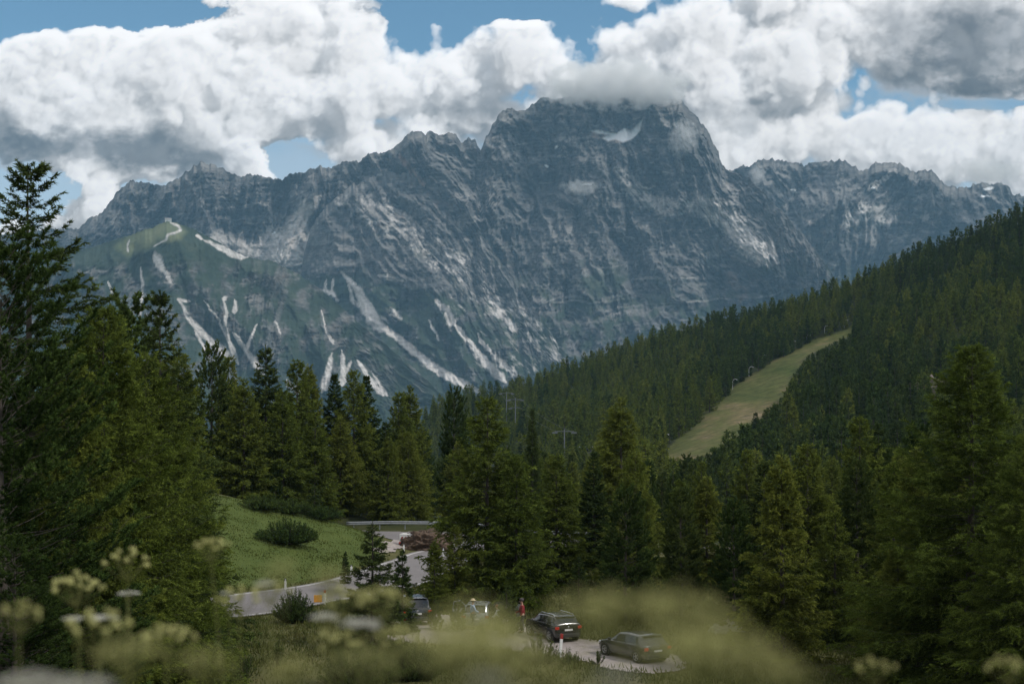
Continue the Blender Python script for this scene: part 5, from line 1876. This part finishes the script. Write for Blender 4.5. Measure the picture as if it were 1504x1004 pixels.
    for xw in (-L / 2 + .78, L / 2 - .82):
        for sg in (-1, 1):
            arch = bmesh.new()
            bm_lathe_y(arch, [(rw + .07, -.1), (rw + .07, .012), (rw + .03, .018), (rw + .01, .0)], 26, Matrix.Translation((xw, sg * (hw - .005), rw)) @ (Matrix.Identity(4) if sg > 0 else Matrix.Rotation(math.pi, 4, 'Z')))
            bm_obj('wheel_arch', arch, TRIM, root)
            wh = bmesh.new()
            MM = Matrix.Translation((xw, sg * (hw - .09), rw)) @ (Matrix.Identity(4) if sg > 0 else Matrix.Rotation(math.pi, 4, 'Z'))
            bm_lathe_y(wh, [(rw * .62, -.09), (rw * .95, -.09), (rw, -.05), (rw, .08), (rw * .95, .115), (rw * .68, .12), (rw * .64, .10)], 30, MM)
            tyre = bm_obj('wheel', wh, TYRE, root, True)
            rm = bmesh.new()
            bm_lathe_y(rm, [(rw * .66, .08), (rw * .66, .122), (rw * .60, .122), (rw * .57, .085)], 30, MM)
            for k in range(5):
                bm_box(rm, (0, .085, -.028), (rw * .6, .118, .028), .006, MM @ Matrix.Rotation(k * 2 * math.pi / 5, 4, 'Y'))
            bm_lathe_y(rm, [(.07, .085), (.07, .12), (.05, .128)], 14, MM)
            bm_obj('rim', rm, RIM, tyre)
    if open_door:
        bm = bmesh.new()
        dz = belt = st[5, 2]
        M = Matrix.Translation((xc[2] + .62, hw * .98, 0)) @ Matrix.Rotation(rad(-62), 4, 'Z')
        bm_box(bm, (-1.05, -.04, zb + .06), (0, .04, belt), .03, M)
        bm_tube(bm, [M @ Vector(p) for p in ((-1.03, 0, belt - .02), (-1.0, -.10, Hh - .12), (-.55, -.12, Hh - .06), (-.02, 0, belt))], .028, 6)
        dr = bm_obj('door', bm, paint, root)
        bm = bmesh.new()
        q = [M @ Vector(p) for p in ((-1.0, 0, belt), (-.97, -.09, Hh - .14), (-.56, -.11, Hh - .09), (-.06, 0, belt))]
        f1 = [bm.verts.new(p) for p in q]
        bm.faces.new(f1)
        bmesh.ops.solidify(bm, geom=bm.faces[:], thickness=.006)
        bm_obj('side_window', bm, GLASS, dr)
        bm = bmesh.new()
        bm_box(bm, (xc[1], hw * .90, zb + .10), (xc[2] + .60, hw * 1.004, belt - .06), .03)
        bm_obj('door_opening', bm, DARKIN, root)
    return root


BLACKP = simple_mat('black_car_paint', (.012, .012, .014), .22, 0, .1, 3, .6, .8)
SILVER = simple_mat('silver_car_paint', (.26, .28, .30), .28, .4, .05, 3, .6, .7)
WHITEP = simple_mat('white_car_paint', (.74, .76, .78), .25, 0, .04, 3, .5, .7)
GREYP = simple_mat('dark_grey_car_paint', (.035, .038, .042), .24, .3, .08, 3, .6, .8)


def car_at(px, py, *a, **k):
    x, y = flat_at(px, py)
    return make_car(*a, loc=(x, y, gz(x, y) + .055), **k)


car_at(607, 912, 4.5, 1.86, 1.70, 'suv', BLACKP, 'black off-road car seen from behind, pale reflection on its roof', rz=rad(101))
car_at(572, 922, 4.2, 1.76, 1.44, 'hatch', WHITEP, 'white car mostly hidden by the lone young spruce', rz=rad(99))
car_at(704, 918, 4.1, 1.74, 1.50, 'hatch', SILVER, 'silver car with its front door standing open', rz=rad(84), open_door=True)
car_at(743, 920, 4.4, 1.80, 1.56, 'wagon', GREYP, 'dark car with its tailgate raised beside the man in red', rz=rad(97), open_gate=True)
car_at(811, 937, 4.2, 1.78, 1.52, 'suv', BLACKP, 'black estate car behind the leaning white post', rz=rad(116), rails=True)
car_at(930, 966, 4.5, 1.82, 1.46, 'wagon', GREYP, 'dark wagon veiled by blurred yellow flowers', rz=rad(122))

# ------------------------------------------------------------------ people
SKIN = simple_mat('skin', (.42, .25, .18), .55)
HAIRD = simple_mat('dark_hair', (.03, .022, .018), .6)
HAIRR = simple_mat('auburn_hair', (.22, .075, .03), .6)
CRED = simple_mat('red_jacket', (.20, .012, .018), .8, 0, .3, 12)
CBLUE = simple_mat('light_blue_shirt', (.30, .40, .56), .85, 0, .2, 12)
CWHITE = simple_mat('white_shirt', (.58, .58, .57), .85, 0, .15, 12)
CDARK = simple_mat('dark_trousers', (.025, .027, .03), .85, 0, .3, 12)
CJEAN = simple_mat('blue_trousers', (.05, .07, .11), .85, 0, .3, 12)
STRAW = simple_mat('straw', (.52, .42, .26), .8, 0, .2, 40)
BOOT = simple_mat('boots', (.04, .032, .026), .8)


def skin_mesh(name, joints, bones, mat, parent, rootj, sub=2):
    """one continuous surface grown round a skeleton: joints name -> (xyz, radius or (rx, ry))"""
    me = bpy.data.meshes.new(name)
    keys = list(joints)
    me.from_pydata([joints[k][0] for k in keys], [(keys.index(a), keys.index(b_)) for a, b_ in bones], [])
    o = bpy.data.objects.new(name, me)
    COL.objects.link(o)
    sm = o.modifiers.new('skin', 'SKIN')
    sm.use_smooth_shade = True
    if not me.skin_vertices:
        lay = me.attributes
    for k, sv in zip(keys, me.skin_vertices[0].data):
        r = joints[k][1]
        sv.radius = r if isinstance(r, tuple) else (r, r)
        sv.use_root = (k == rootj)
    ss = o.modifiers.new('sub', 'SUBSURF')
    ss.levels = ss.render_levels = sub
    dg = bpy.context.evaluated_depsgraph_get()
    me2 = bpy.data.meshes.new_from_object(o.evaluated_get(dg))
    me2.name = name
    bpy.data.objects.remove(o)
    me2.materials.clear()
    me2.materials.append(mat)
    me2.polygons.foreach_set('use_smooth', [True] * len(me2.polygons))
    return link(name, me2, parent)


def blob(bm, c, r, sx=1, sy=1, sz=1, seg=12):
    bmesh.ops.create_uvsphere(bm, u_segments=seg, v_segments=seg - 3, radius=1, matrix=Matrix.Translation(c) @ Matrix.Diagonal((r * sx, r * sy, r * sz, 1)))


def person(px, py, rz, label, top_mat, leg_mat, hair_mat, hat=None, pose='stand', scale=.96, d=None):
    x, y = flat_at(px, py)
    root = empty('person', (x, y, gz(x, y) + .05), rz, label, 'person')
    root.scale = (scale,) * 3
    lean = .0 if pose == 'stand' else (.30 if pose == 'lean' else .34)
    drop = 0 if pose != 'crouch' else .42
    # forward is +x
    hip = (0.0 - drop * .3, 0, .93 - drop)
    J = {'pelvis': (hip, (.15, .11)), 'waist': ((hip[0] + lean * .25, 0, hip[2] + .17), (.14, .10)), 'chest': ((hip[0] + lean * .7, 0, hip[2] + .40), (.17, .12)),
         'neck0': ((hip[0] + lean * .95, 0, hip[2] + .55), (.075, .065)), 'neck': ((hip[0] + lean * 1.0 + .01, 0, hip[2] + .62), .055), 'jaw': ((hip[0] + lean * 1.05 + .045, 0, hip[2] + .68), (.07, .075)),
         'head': ((hip[0] + lean * 1.08 + .035, 0, hip[2] + .76), (.085, .10)), 'crown': ((hip[0] + lean * 1.08 + .02, 0, hip[2] + .83), (.065, .075))}
    B = [('pelvis', 'waist'), ('waist', 'chest'), ('chest', 'neck0'), ('neck0', 'neck'), ('neck', 'jaw'), ('jaw', 'head'), ('head', 'crown')]
    ch = J['chest'][0]
    for s, n_ in ((1, 'l'), (-1, 'r')):
        fwd = {'stand': .12 if s > 0 else .30, 'lean': .34, 'crouch': .36}[pose]
        sh = (ch[0], s * .19, ch[2] + .09)
        elb = (ch[0] + fwd * .35, s * .25, ch[2] - .19)
        wr = (ch[0] + fwd * 1.1, s * .20, ch[2] - (.40 if fwd < .2 else .28))
        J['sh' + n_] = (sh, .066)
        J['el' + n_] = (elb, .047)
        J['wr' + n_] = (wr, .032)
        J['pa' + n_] = ((wr[0] + .05, wr[1], wr[2] - .05), (.034, .020))
        B += [('chest', 'sh' + n_), ('sh' + n_, 'el' + n_), ('el' + n_, 'wr' + n_), ('wr' + n_, 'pa' + n_)]
        for f_ in range(4):
            o = (f_ - 1.5) * .018
            ln_ = (.045, .055, .052, .040)[f_]
            J[f'f{f_}a{n_}'] = ((wr[0] + .08 + ln_ * .3, wr[1] + o, wr[2] - .09), .010)
            J[f'f{f_}b{n_}'] = ((wr[0] + .08 + ln_ * .35, wr[1] + o, wr[2] - .09 - ln_), .008)
            B += [('pa' + n_, f'f{f_}a{n_}'), (f'f{f_}a{n_}', f'f{f_}b{n_}')]
        J['th' + n_] = ((wr[0] + .06, wr[1] - s * .05, wr[2] - .08), .009)
        B.append(('pa' + n_, 'th' + n_))
        hp = (hip[0], s * .095, hip[2] - .06)
        if pose == 'crouch':
            kn, an, to = (hip[0] + .38, s * .14, hip[2] - .02), (hip[0] + .08, s * .13, .09), (hip[0] + .26, s * .14, .04)
        else:
            kn, an, to = (.03 + (.04 if s > 0 else -.02), s * .10, .49), (-.02 + (.05 if s > 0 else -.05), s * .10, .09), (.14 + (.05 if s > 0 else -.05), s * .12, .035)
        J['hp' + n_] = (hp, .095)
        J['kn' + n_] = (kn, .062)
        J['an' + n_] = (an, .042)
        J['to' + n_] = (to, (.045, .032))
        B += [('pelvis', 'hp' + n_), ('hp' + n_, 'kn' + n_), ('kn' + n_, 'an' + n_), ('an' + n_, 'to' + n_)]
    skin_mesh('body', J, B, SKIN, root, 'pelvis', 2)

    def fat(k, g):
        c, r = J[k]
        return (c, tuple(q + g for q in r) if isinstance(r, tuple) else r + g)
    tj = {k: fat(k, .022) for k in ('pelvis', 'waist', 'chest', 'neck0', 'shl', 'shr', 'ell', 'elr', 'wrl', 'wrr')}
    tb = [b_ for b_ in B if b_[0] in tj and b_[1] in tj]
    skin_mesh('jacket' if top_mat is CRED else 'shirt', tj, tb, top_mat, root, 'pelvis', 2)
    lj = {k: fat(k, .020) for k in ('pelvis', 'hpl', 'hpr', 'knl', 'knr', 'anl', 'anr')}
    skin_mesh('trousers', lj, [b_ for b_ in B if b_[0] in lj and b_[1] in lj], leg_mat, root, 'pelvis', 2)
    for n_ in 'lr':
        bm = bmesh.new()
        a, t = Vector(J['an' + n_][0]), Vector(J['to' + n_][0])
        blob(bm, (a + t) / 2 - Vector((0, 0, .01)), .07, 1.9, .85, .75)
        bm_obj('shoe', bm, BOOT, root, True)
    hd = Vector(J['head'][0])
    bm = bmesh.new()
    blob(bm, hd + Vector((-.022, 0, .035)), .112, 1, .90, .88)
    bm_obj('hair', bm, hair_mat, root, True)
    bm = bmesh.new()
    blob(bm, hd + Vector((.108, 0, -.025)), .018, 1.2, .8, 1.4, 8)
    bm_obj('nose', bm, SKIN, root, True)
    for s in (-1, 1):
        bm = bmesh.new()
        blob(bm, hd + Vector((.088, s * .034, .0)), .012, .6, 1.2, .8, 8)
        bm_obj('eye', bm, HAIRD, root, True)
        bm = bmesh.new()
        blob(bm, hd + Vector((.0, s * .097, -.015)), .025, .6, .4, 1.2, 8)
        bm_obj('ear', bm, SKIN, root, True)
    bm = bmesh.new()
    bm_box(bm, hd + Vector((.090, -.024, -.072)), hd + Vector((.104, .024, -.062)), .003)
    bm_obj('mouth', bm, simple_mat('lips', (.30, .10, .09), .5), root)
    if hat:
        bm = bmesh.new()
        M = Matrix.Translation(hd + Vector((-.01, 0, .055))) @ Matrix.Rotation(rad(90), 4, 'X')
        brim = .20 if hat is STRAW else .125
        bm_lathe_y(bm, [(brim, .0), (brim, .012), (.12, .02), (.112, .09), (.06, .115)], 22, M)
        bm_obj('hat', bm, hat, root, True)
    return root


person(767, 930, rad(190), 'man in dark red jacket and cap standing beside the raised tailgate', CRED, CDARK, HAIRD, simple_mat('dark_cap', (.05, .04, .04), .8), 'stand', 1.0)
person(694, 925, rad(20), 'person in light blue shirt and straw hat behind the open car door', CBLUE, CJEAN, HAIRD, STRAW, 'stand', .90)
person(737, 932, rad(150), 'person with auburn hair in white shirt bending by the open boot', CWHITE, CJEAN, HAIRR, None, 'lean', .86)

# ------------------------------------------------------------------ guardrail and road furniture
GALV = simple_mat('galvanised_steel', (.30, .315, .33), .5, .4, .2, 5)
POSTW = simple_mat('white_plastic', (.66, .66, .65), .5)
BLACKB = simple_mat('black_band', (.02, .02, .02), .6)
REDB = simple_mat('red_reflector', (.32, .02, .02), .35)
RAIL = catmull([(-16.5, 141.6), (-11, 141.2), (-6, 140.6), (-2.2, 137.6), (.6, 133.8), (2.6, 131.2), (5, 130.3), (9, 130.2)], .35)
rroot = empty('guardrail', (RAIL[0][0], RAIL[0][1], gz(*RAIL[0])), 0, 'grey steel guardrail round the outside of the road bend', 'guardrail')
prof = [(-.02, .48), (.04, .52), (.04, .58), (-.01, .62), (-.01, .66), (.04, .70), (.04, .76), (-.02, .80)]
t_ = np.gradient(RAIL, axis=0)
t_ /= np.linalg.norm(t_, axis=1)[:, None]
nr_ = np.stack([t_[:, 1], -t_[:, 0]], 1)
gzr = ground(RAIL[:, 0], RAIL[:, 1])
O = np.array(rroot.location)
V = np.array([[RAIL[i][0] + nr_[i][0] * o, RAIL[i][1] + nr_[i][1] * o, gzr[i] + h] for i in range(len(RAIL)) for o, h in prof]) - O
o = link('rail', mesh_np('rail', V, grid_faces(len(RAIL), len(prof)), GALV), rroot)
sdm = o.modifiers.new('thick', 'SOLIDIFY')
sdm.thickness = .012
for i in range(2, len(RAIL), 7):
    bm = bmesh.new()
    p = Vector((RAIL[i][0], RAIL[i][1], gzr[i])) - Vector(O) - Vector((nr_[i][0], nr_[i][1], 0)) * .10
    bm_box(bm, p + Vector((-.05, -.03, -.3)), p + Vector((.05, .03, .74)), .006)
    bm_obj('post', bm, GALV, rroot)


def marker(px, py, h, label, band, tilt=(0, 0), d=None):
    x, y = flat_at(px, py) if d is None else ((px - 752) / F * d, d)
    r = empty('marker_post', (x, y, gz(x, y) + .03), 0, label, 'marker post')
    r.rotation_euler = (tilt[0], tilt[1], .3)
    bm = bmesh.new()
    bm_box(bm, (-.07, -.05, -.1), (.07, .05, h * .78), .02)
    bm_obj('post', bm, POSTW, r)
    bm = bmesh.new()
    bm_box(bm, (-.072, -.052, h * .78), (.072, .052, h), .02)
    bm_obj('cap', bm, band, r)
    bm = bmesh.new()
    bm_box(bm, (-.035, -.056, h * .81), (.035, -.050, h * .93), .002)
    bm_obj('reflector', bm, POSTW if band is BLACKB else REDB, r)


marker(419, 867, .80, 'white marker post with black cap on the meadow side of the road', BLACKB)
marker(477, 887, .85, 'white marker post with dark red cap beside the orange board', REDB)
marker(822, 966, 1.15, 'tall leaning white post with red cap in front of the black estate car', REDB, (rad(-4), rad(7)))
marker(651, 818, .75, 'short white post in the shade past the earth heap', BLACKB)
marker(516, 840, .55, 'tiny white post where the road slips behind the young spruce', BLACKB)
marker(593, 808, .55, 'small white post by the gravel in front of the earth heap', BLACKB)
x, y = flat_at(467, 888)
r = empty('marker_board', (x, y, gz(x, y)), rad(8), 'square orange board at the near verge of the road', 'sign')
bm = bmesh.new()
bm_box(bm, (-.25, -.015, .18), (.25, .015, .62), .01)
bm_obj('board', bm, simple_mat('orange_paint', (.56, .25, .03), .5), r)
for sx in (-1, 1):
    bm = bmesh.new()
    bm_tube(bm, [(sx * .18, .02, -.2), (sx * .18, .02, .5)], .02, 6)
    bm_obj('leg', bm, GALV, r)

# white and red road-works trailer
x, y = flat_at(601, 803)
r = empty('roadworks_trailer', (x, y, gz(x, y) + .09), rad(-14), 'white box trailer with red chevrons parked in front of the earth heap', 'trailer')
WPAN = simple_mat('white_panel', (.66, .65, .63), .5, 0, .06, 4)
RPAN = simple_mat('red_panel', (.48, .05, .03), .5)
bm = bmesh.new()
bm_box(bm, (-.72, -.45, .38), (.72, .45, 1.05), .04)
bm_obj('box', bm, WPAN, r)
for k in range(4):
    bm = bmesh.new()
    x0 = -.52 + k * .30
    q = [(x0, .82), (x0 + .14, .82), (x0 + .07, .66), (x0 + .14, .50), (x0, .50), (x0 - .07, .66)]
    f1 = bm.faces.new([bm.verts.new((a, -.458, c)) for a, c in q])
    bmesh.ops.solidify(bm, geom=[f1], thickness=.004)
    bm_obj('chevron', bm, RPAN, r)
bm = bmesh.new()
bm_box(bm, (-.76, -.48, .22), (.76, .48, .37), .02)
bm_obj('chassis', bm, RPAN, r)
for sx in (-.42, .42):
    bm = bmesh.new()
    bm_lathe_y(bm, [(.10, -.06), (.20, -.06), (.22, 0), (.20, .06), (.10, .06)], 18, Matrix.Translation((sx, -.50, .20)))
    bm_obj('wheel', bm, TYRE, r)


# ------------------------------------------------------------------ heap, rocks, log
def lump(name, x, y, R, Hh, mat, label, cat, seed, rough=.35, n=40, z=None, sy=1.0):
    rng = np.random.RandomState(seed)
    th = np.linspace(0, 2 * np.pi, 2 * n, endpoint=False)
    ph = np.linspace(0.0, 1.0, n)
    T, Pp = np.meshgrid(th, ph)
    prof_r = np.sin(Pp * np.pi * .5) ** .8
    prof_z = np.cos(Pp * np.pi * .5)
    fx, fy = np.cos(T) * prof_r, np.sin(T) * prof_r
    nz = fbm(fx * 2.2 + seed, fy * 2.2 + prof_z * 2, 6, .62, seed)
    nz2 = fbm(fx * 9 + prof_z * 5, fy * 9 + seed, 4, .6, seed + 3, True)
    k = 1 + rough * nz * 1.6 + rough * .35 * nz2
    V = np.stack([fx * R * k, fy * R * k * sy, prof_z * Hh * k - .12 * (Pp > .9)], -1)
    nr, nc = V.shape[:2]
    fcs = []
    for i in range(nr - 1):
        for j in range(nc):
            fcs.append((i * nc + j, (i + 1) * nc + j, (i + 1) * nc + (j + 1) % nc, i * nc + (j + 1) % nc))
    o = link(name, mesh_np(name, V.reshape(-1, 3), np.array(fcs), mat, False), loc=(x, y, (gz(x, y) if z is None else z) - .05))
    return tag(o, label, cat)


EARTH = stone_mat('dug_earth', (.035, .024, .016), (.15, .10, .07), 3.5)
ROCK = stone_mat('pale_rock', (.20, .19, .175), (.46, .43, .40), 2.5)
x, y = flat_at(625, 806)
hp = lump('earth_heap', x, y, 2.15, 1.45, EARTH, 'brown heap of earth, roots and brush beside the lay-by', 'heap', 5, .55, 46)
rng_ = np.random.RandomState(4)
nb_ = 190
a_ = rng_.uniform(0, 6.28, nb_)
r_ = np.sqrt(rng_.uniform(0, 1, nb_))
p0 = np.stack([np.cos(a_) * r_ * 1.9, np.sin(a_) * r_ * 1.9, 1.35 * np.sqrt(1 - r_ ** 2 * .95) + rng_.uniform(-.1, .15, nb_)], 1)
dv = rng_.normal(0, 1, (nb_, 3)) * np.array([1, 1, .6])
dv /= np.linalg.norm(dv, axis=1)[:, None]
pp = p0[:, None, :] + dv[:, None, :] * np.linspace(-.35, .35, 4)[None, :, None] + rng_.normal(0, .04, (nb_, 4, 3))
tv, tf = tube_np(pp, rng_.uniform(.015, .05, (nb_, 1)) * np.ones((1, 4)), 4)
link('brushwood', mesh_np('brushwood', tv, tf, stone_mat('dead_wood', (.06, .04, .028), (.20, .14, .10), 6)), hp)
for px, py, R, lab in [(646, 919, .50, 'pale flat rock between the two young pines'), (688, 921, .34, 'small pale rock just before the silver car'), (662, 926, .38, 'low bluish-white rock at the rim of the gravel'),
                       (1068, 928, .85, 'big pale boulder at the edge of the wood'), (1150, 945, .3, 'small pale stone in the dry grass of the clearing')]:
    x, y = flat_at(px, py)
    lump('boulder', x, y, R, R * .8, ROCK, lab, 'rock', int(px), .45, 26)
x, y = flat_at(1118, 935)
r = empty('fallen_log', (x, y, gz(x, y)), rad(4), 'bleached fallen log lying beside the pale boulder', 'log')
bm = bmesh.new()
bm_tube(bm, [(-1.0, 0, .12), (-.3, .05, .15), (.5, 0, .13), (1.1, -.06, .10)], [.10, .11, .09, .05], 10)
bm_obj('trunk', bm, stone_mat('bleached_wood', (.16, .14, .12), (.34, .31, .28), 6), r)
bm = bmesh.new()
bm_tube(bm, [(.3, 0, .15), (.55, -.1, .40), (.7, -.12, .55)], [.04, .025, .01], 6)
bm_obj('branch', bm, bpy.data.materials['bleached_wood'], r)


# ------------------------------------------------------------------ things on the hillside
def hit(px, py, d0, d1):
    """first ground point seen at a photo pixel between two distances"""
    ds = np.linspace(d0, d1, 3000)
    xs__ = (px - 752) / F * ds
    z = ground(xs__, ds)
    below = (HOR - py) / F * ds < z
    i = int(np.argmax(below)) if below.any() else len(ds) - 1
    return Vector((xs__[i], ds[i], z[i]))


POLE = simple_mat('pale_pole', (.46, .47, .48), .5, .3)
for i, (px, py) in enumerate([(974, 656), (1000, 634), (1023, 611), (1047, 590), (1076, 572), (1100, 553), (1120, 535), (1141, 522), (1163, 513), (1185, 504), (1211, 491), (1240, 482)]):
    p = hit(px, py, 480, 1000)
    r = empty('hooked_pole', p, 0, 'tall pale pole with hooked top along the upper edge of the piste', 'pole', 'hooked poles along the piste')
    hh = 5.4
    bm = bmesh.new()
    bm_tube(bm, [(0, 0, -.3), (0, 0, hh * .75), (.25, 0, hh * .9), (.8, 0, hh), (1.6, 0, hh * 1.02), (2.2, 0, hh * .98)], [.16, .14, .13, .12, .11, .10], 8)
    bm_obj('mast', bm, POLE, r)
    bm = bmesh.new()
    bm_box(bm, (2.0, -.16, hh * .92), (2.5, .16, hh * 1.0), .04)
    bm_obj('nozzle', bm, POLE, r)

LATT = simple_mat('lift_steel', (.15, .16, .165), .6, .2)


def pylon(px, py_base, py_top, d, label, arms=1):
    p = at(px, py_base, d)
    top = at(px, py_top, d)
    g = min(gz(p.x, d), p.z)
    r = empty('lift_pylon', (p.x, d, g), 0, label, 'ski lift pylon')
    Ht = top.z - g
    bm = bmesh.new()
    bm_tube(bm, [(0, 0, -.5), (0, 0, Ht)], [.36, .26], 10)
    bm_obj('mast', bm, LATT, r)
    for k in range(arms):
        z = Ht - 1.0 - k * 5.2
        w_ = (4.3, 3.2)[k]
        bm = bmesh.new()
        bm_box(bm, (-w_, -.16, z - .15), (w_, .16, z + .15), .05)
        arm = bm_obj('crossarm', bm, LATT, r)
        for s in (-1, 1):
            bm = bmesh.new()
            for q in range(4):
                bm_lathe_y(bm, [(.10, -.12), (.34, -.12), (.34, .12), (.10, .12)], 12, Matrix.Translation((s * w_ - .9 + q * .6, 0, z - .65)))
            bm_box(bm, (s * w_ - 1.2, -.18, z - .42), (s * w_ + 1.2, .18, z - .24), .03)
            bm_obj('sheave', bm, LATT, arm)
    return Vector((p.x, d, g + Ht - 1.2))


A = pylon(744, 612, 575, 1000, 'thin far lift pylon against the light green wood', 1)
B = pylon(757, 616, 584, 900, 'grey lift pylon with two crossarms above the bare earth', 2)
Cc = pylon(829, 650, 630, 640, 'lower lift pylon whose crossarm rises over the larches', 1)
for s in (-1, 1):
    bm = bmesh.new()
    for P_a, P_b in ((A, B), (B, Cc)):
        pts = [P_a.lerp(P_b, t) + Vector((s * 3.6, 0, -math.sin(t * math.pi) * 2.0)) for t in np.linspace(0, 1, 14)]
        bm_tube(bm, pts, .04, 5)
    o = bm_obj('lift_cable', bm, LATT)
    tag(o, 'sagging steel cable of the ski lift, ' + ('nearer the piste side' if s > 0 else 'valley side strand'), 'cable')
p = at(868, 661, 600)
g = gz(p.x, 600)
r = empty('lift_station', (p.x, 600, g), rad(12), 'small grey lift station half hidden in front of the dark wood', 'lift station')
base_h = max(1.0, p.z - g)
bm = bmesh.new()
bm_box(bm, (-3.6, -2.5, -.5), (3.6, 2.5, base_h + 1.2), .05)
bm_obj('wall', bm, simple_mat('grey_timber', (.10, .10, .10), .8, 0, .3, 1), r)
bm = bmesh.new()
bm_box(bm, (-4.4, -3.2, base_h + 1.22), (4.4, 3.2, base_h + 1.62), .1)
bm_obj('roof', bm, simple_mat('sheet_metal_roof', (.34, .37, .40), .4, .4), r)
for s in (-1, 1):
    bm = bmesh.new()
    bm_box(bm, (s * 1.8 - .8, -2.53, base_h - .6), (s * 1.8 + .8, -2.505, base_h + .5), .005)
    bm_obj('window', bm, GLASS, r)
for px, py, dd_, R, lab, sd in [(1372, 582, 520, 7.5, 'bare pinkish rock outcrop in the dark hillside wood', 3), (772, 618, 880, 4.6, 'sandy bare earth bank at the foot of the lift pylon', 8)]:
    q = hit(px, py + 6, dd_ - 120, dd_ + 250)
    q = at(px, py, q.y)
    lump('rock_outcrop' if sd == 3 else 'earth_bank', q.x, q.y, R, R * (1.0 if sd == 3 else .6), stone_mat('outcrop_rock' if sd == 3 else 'sandy_earth', (.075, .06, .052) if sd == 3 else (.26, .21, .15), (.20, .165, .145) if sd == 3 else (.46, .38, .28), .5), lab, 'rock' if sd == 3 else 'earth bank', sd, .5, 26,
         z=max(gz(q.x, q.y), q.z - R * .5))

# refuge on the shoulder of the mountain
p = at(247, 324.5, 5215)
r = empty('mountain_hut', (p.x, p.y, p.z - 3), rad(18), 'tiny white mountain hut on top of the green knoll', 'hut')
HW = simple_mat('hut_render', (.62, .62, .60), .8, 0, .05, .2)
bm = bmesh.new()
bm_box(bm, (-11, -6, -8), (11, 6, 9), .2)
bm_obj('wall', bm, HW, r)
bm = bmesh.new()
v8 = [bm.verts.new(c) for c in ((-12, -7.5, 8.5), (12, -7.5, 8.5), (12, 7.5, 8.5), (-12, 7.5, 8.5), (-12, 0, 14), (12, 0, 14))]
for q in ((0, 1, 5, 4), (2, 3, 4, 5), (0, 4, 3), (1, 2, 5), (0, 3, 2, 1)):
    bm.faces.new([v8[i] for i in q])
bm_obj('roof', bm, simple_mat('hut_roof', (.24, .22, .21), .7), r)
for k in range(4):
    bm = bmesh.new()
    bm_box(bm, (-8.6 + k * 5, -6.12, 2), (-6.4 + k * 5, -6.03, 5), .02)
    bm_obj('window', bm, GLASS, r)
bm = bmesh.new()
bm_tube(bm, [(-14, 0, -6), (-14, 0, 20)], [.5, .25], 6)
bm_obj('mast', bm, LATT, r)

# ------------------------------------------------------------------ cloud wrapped round the summit
def vapour(name, dens, freq):
    m, nt, b, out = mat_new(name)
    nt.nodes.remove(b)
    tc = nt.nodes.new('ShaderNodeTexCoord').outputs['Object']
    ln = nt.nodes.new('ShaderNodeVectorMath')
    ln.operation = 'LENGTH'
    nt.links.new(tc, ln.inputs[0])
    geo = nt.nodes.new('ShaderNodeNewGeometry').outputs['Position']
    n1 = noise_tex(nt, freq, 5, .6, geo)

    def mth(op, x, y):
        q = nt.nodes.new('ShaderNodeMath')
        q.operation = op
        for i, v in enumerate((x, y)):
            if isinstance(v, (int, float)):
                q.inputs[i].default_value = v
            else:
                nt.links.new(v, q.inputs[i])
        return q.outputs[0]
    env = mth('SUBTRACT', 1.0, ln.outputs['Value'])
    e = mth('ADD', mth('MULTIPLY', env, 1.5), mth('MULTIPLY', mth('SUBTRACT', n1.outputs[0], .5), 4.6))
    d = mth('MULTIPLY', mth('MINIMUM', mth('MAXIMUM', mth('SUBTRACT', e, .22), 0.0), .35), dens / .35)
    pv = nd(nt, 'ShaderNodeVolumePrincipled')
    pv.inputs['Color'].default_value = (.99, .985, .98, 1)
    pv.inputs['Anisotropy'].default_value = .1
    nt.links.new(d, pv.inputs['Density'])
    nt.links.new(pv.outputs[0], out.inputs['Volume'])
    return m


VAP = vapour('cloud_vapour', .0105, 1 / 80)
MIST = vapour('thin_vapour', .0060, 1 / 26)


def cloudlet(name, px, py, d, rx, ry, mat, dz=.8):
    bm = bmesh.new()
    bmesh.ops.create_icosphere(bm, subdivisions=4, radius=1)
    o = bm_obj(name, bm, mat, None, True, at(px, py, d))
    o.scale = (rx / F * d, max(ry * 1.6, rx * dz * .5) / F * d, ry / F * d)
    tag(o, kind='stuff')


cloudlet('clouds', 905, 124, 6830, 118, 40, VAP)
cloudlet('clouds', 838, 136, 6860, 48, 22, VAP)
cloudlet('clouds', 965, 134, 6850, 52, 24, VAP)
cloudlet('clouds', 1446, 252, 7480, 66, 22, VAP)
cloudlet('mist', 853, 275, 6500, 34, 13, MIST)
cloudlet('mist', 1003, 205, 6690, 24, 30, MIST)
cloudlet('mist', 1112, 256, 7000, 13, 16, MIST)
print('objects', round(time.time() - T0, 1))
# ------------------------------------------------------------------ render settings
cy = C.cycles
cy.use_denoising = True
cy.max_bounces = 6
cy.diffuse_bounces = 3
cy.glossy_bounces = 3
cy.transmission_bounces = 4
cy.volume_bounces = 3
cy.transparent_max_bounces = 16
cy.sample_clamp_indirect = 6
C.render.film_transparent = False
print('script', round(time.time() - T0, 1), 'objects', len(C.objects))
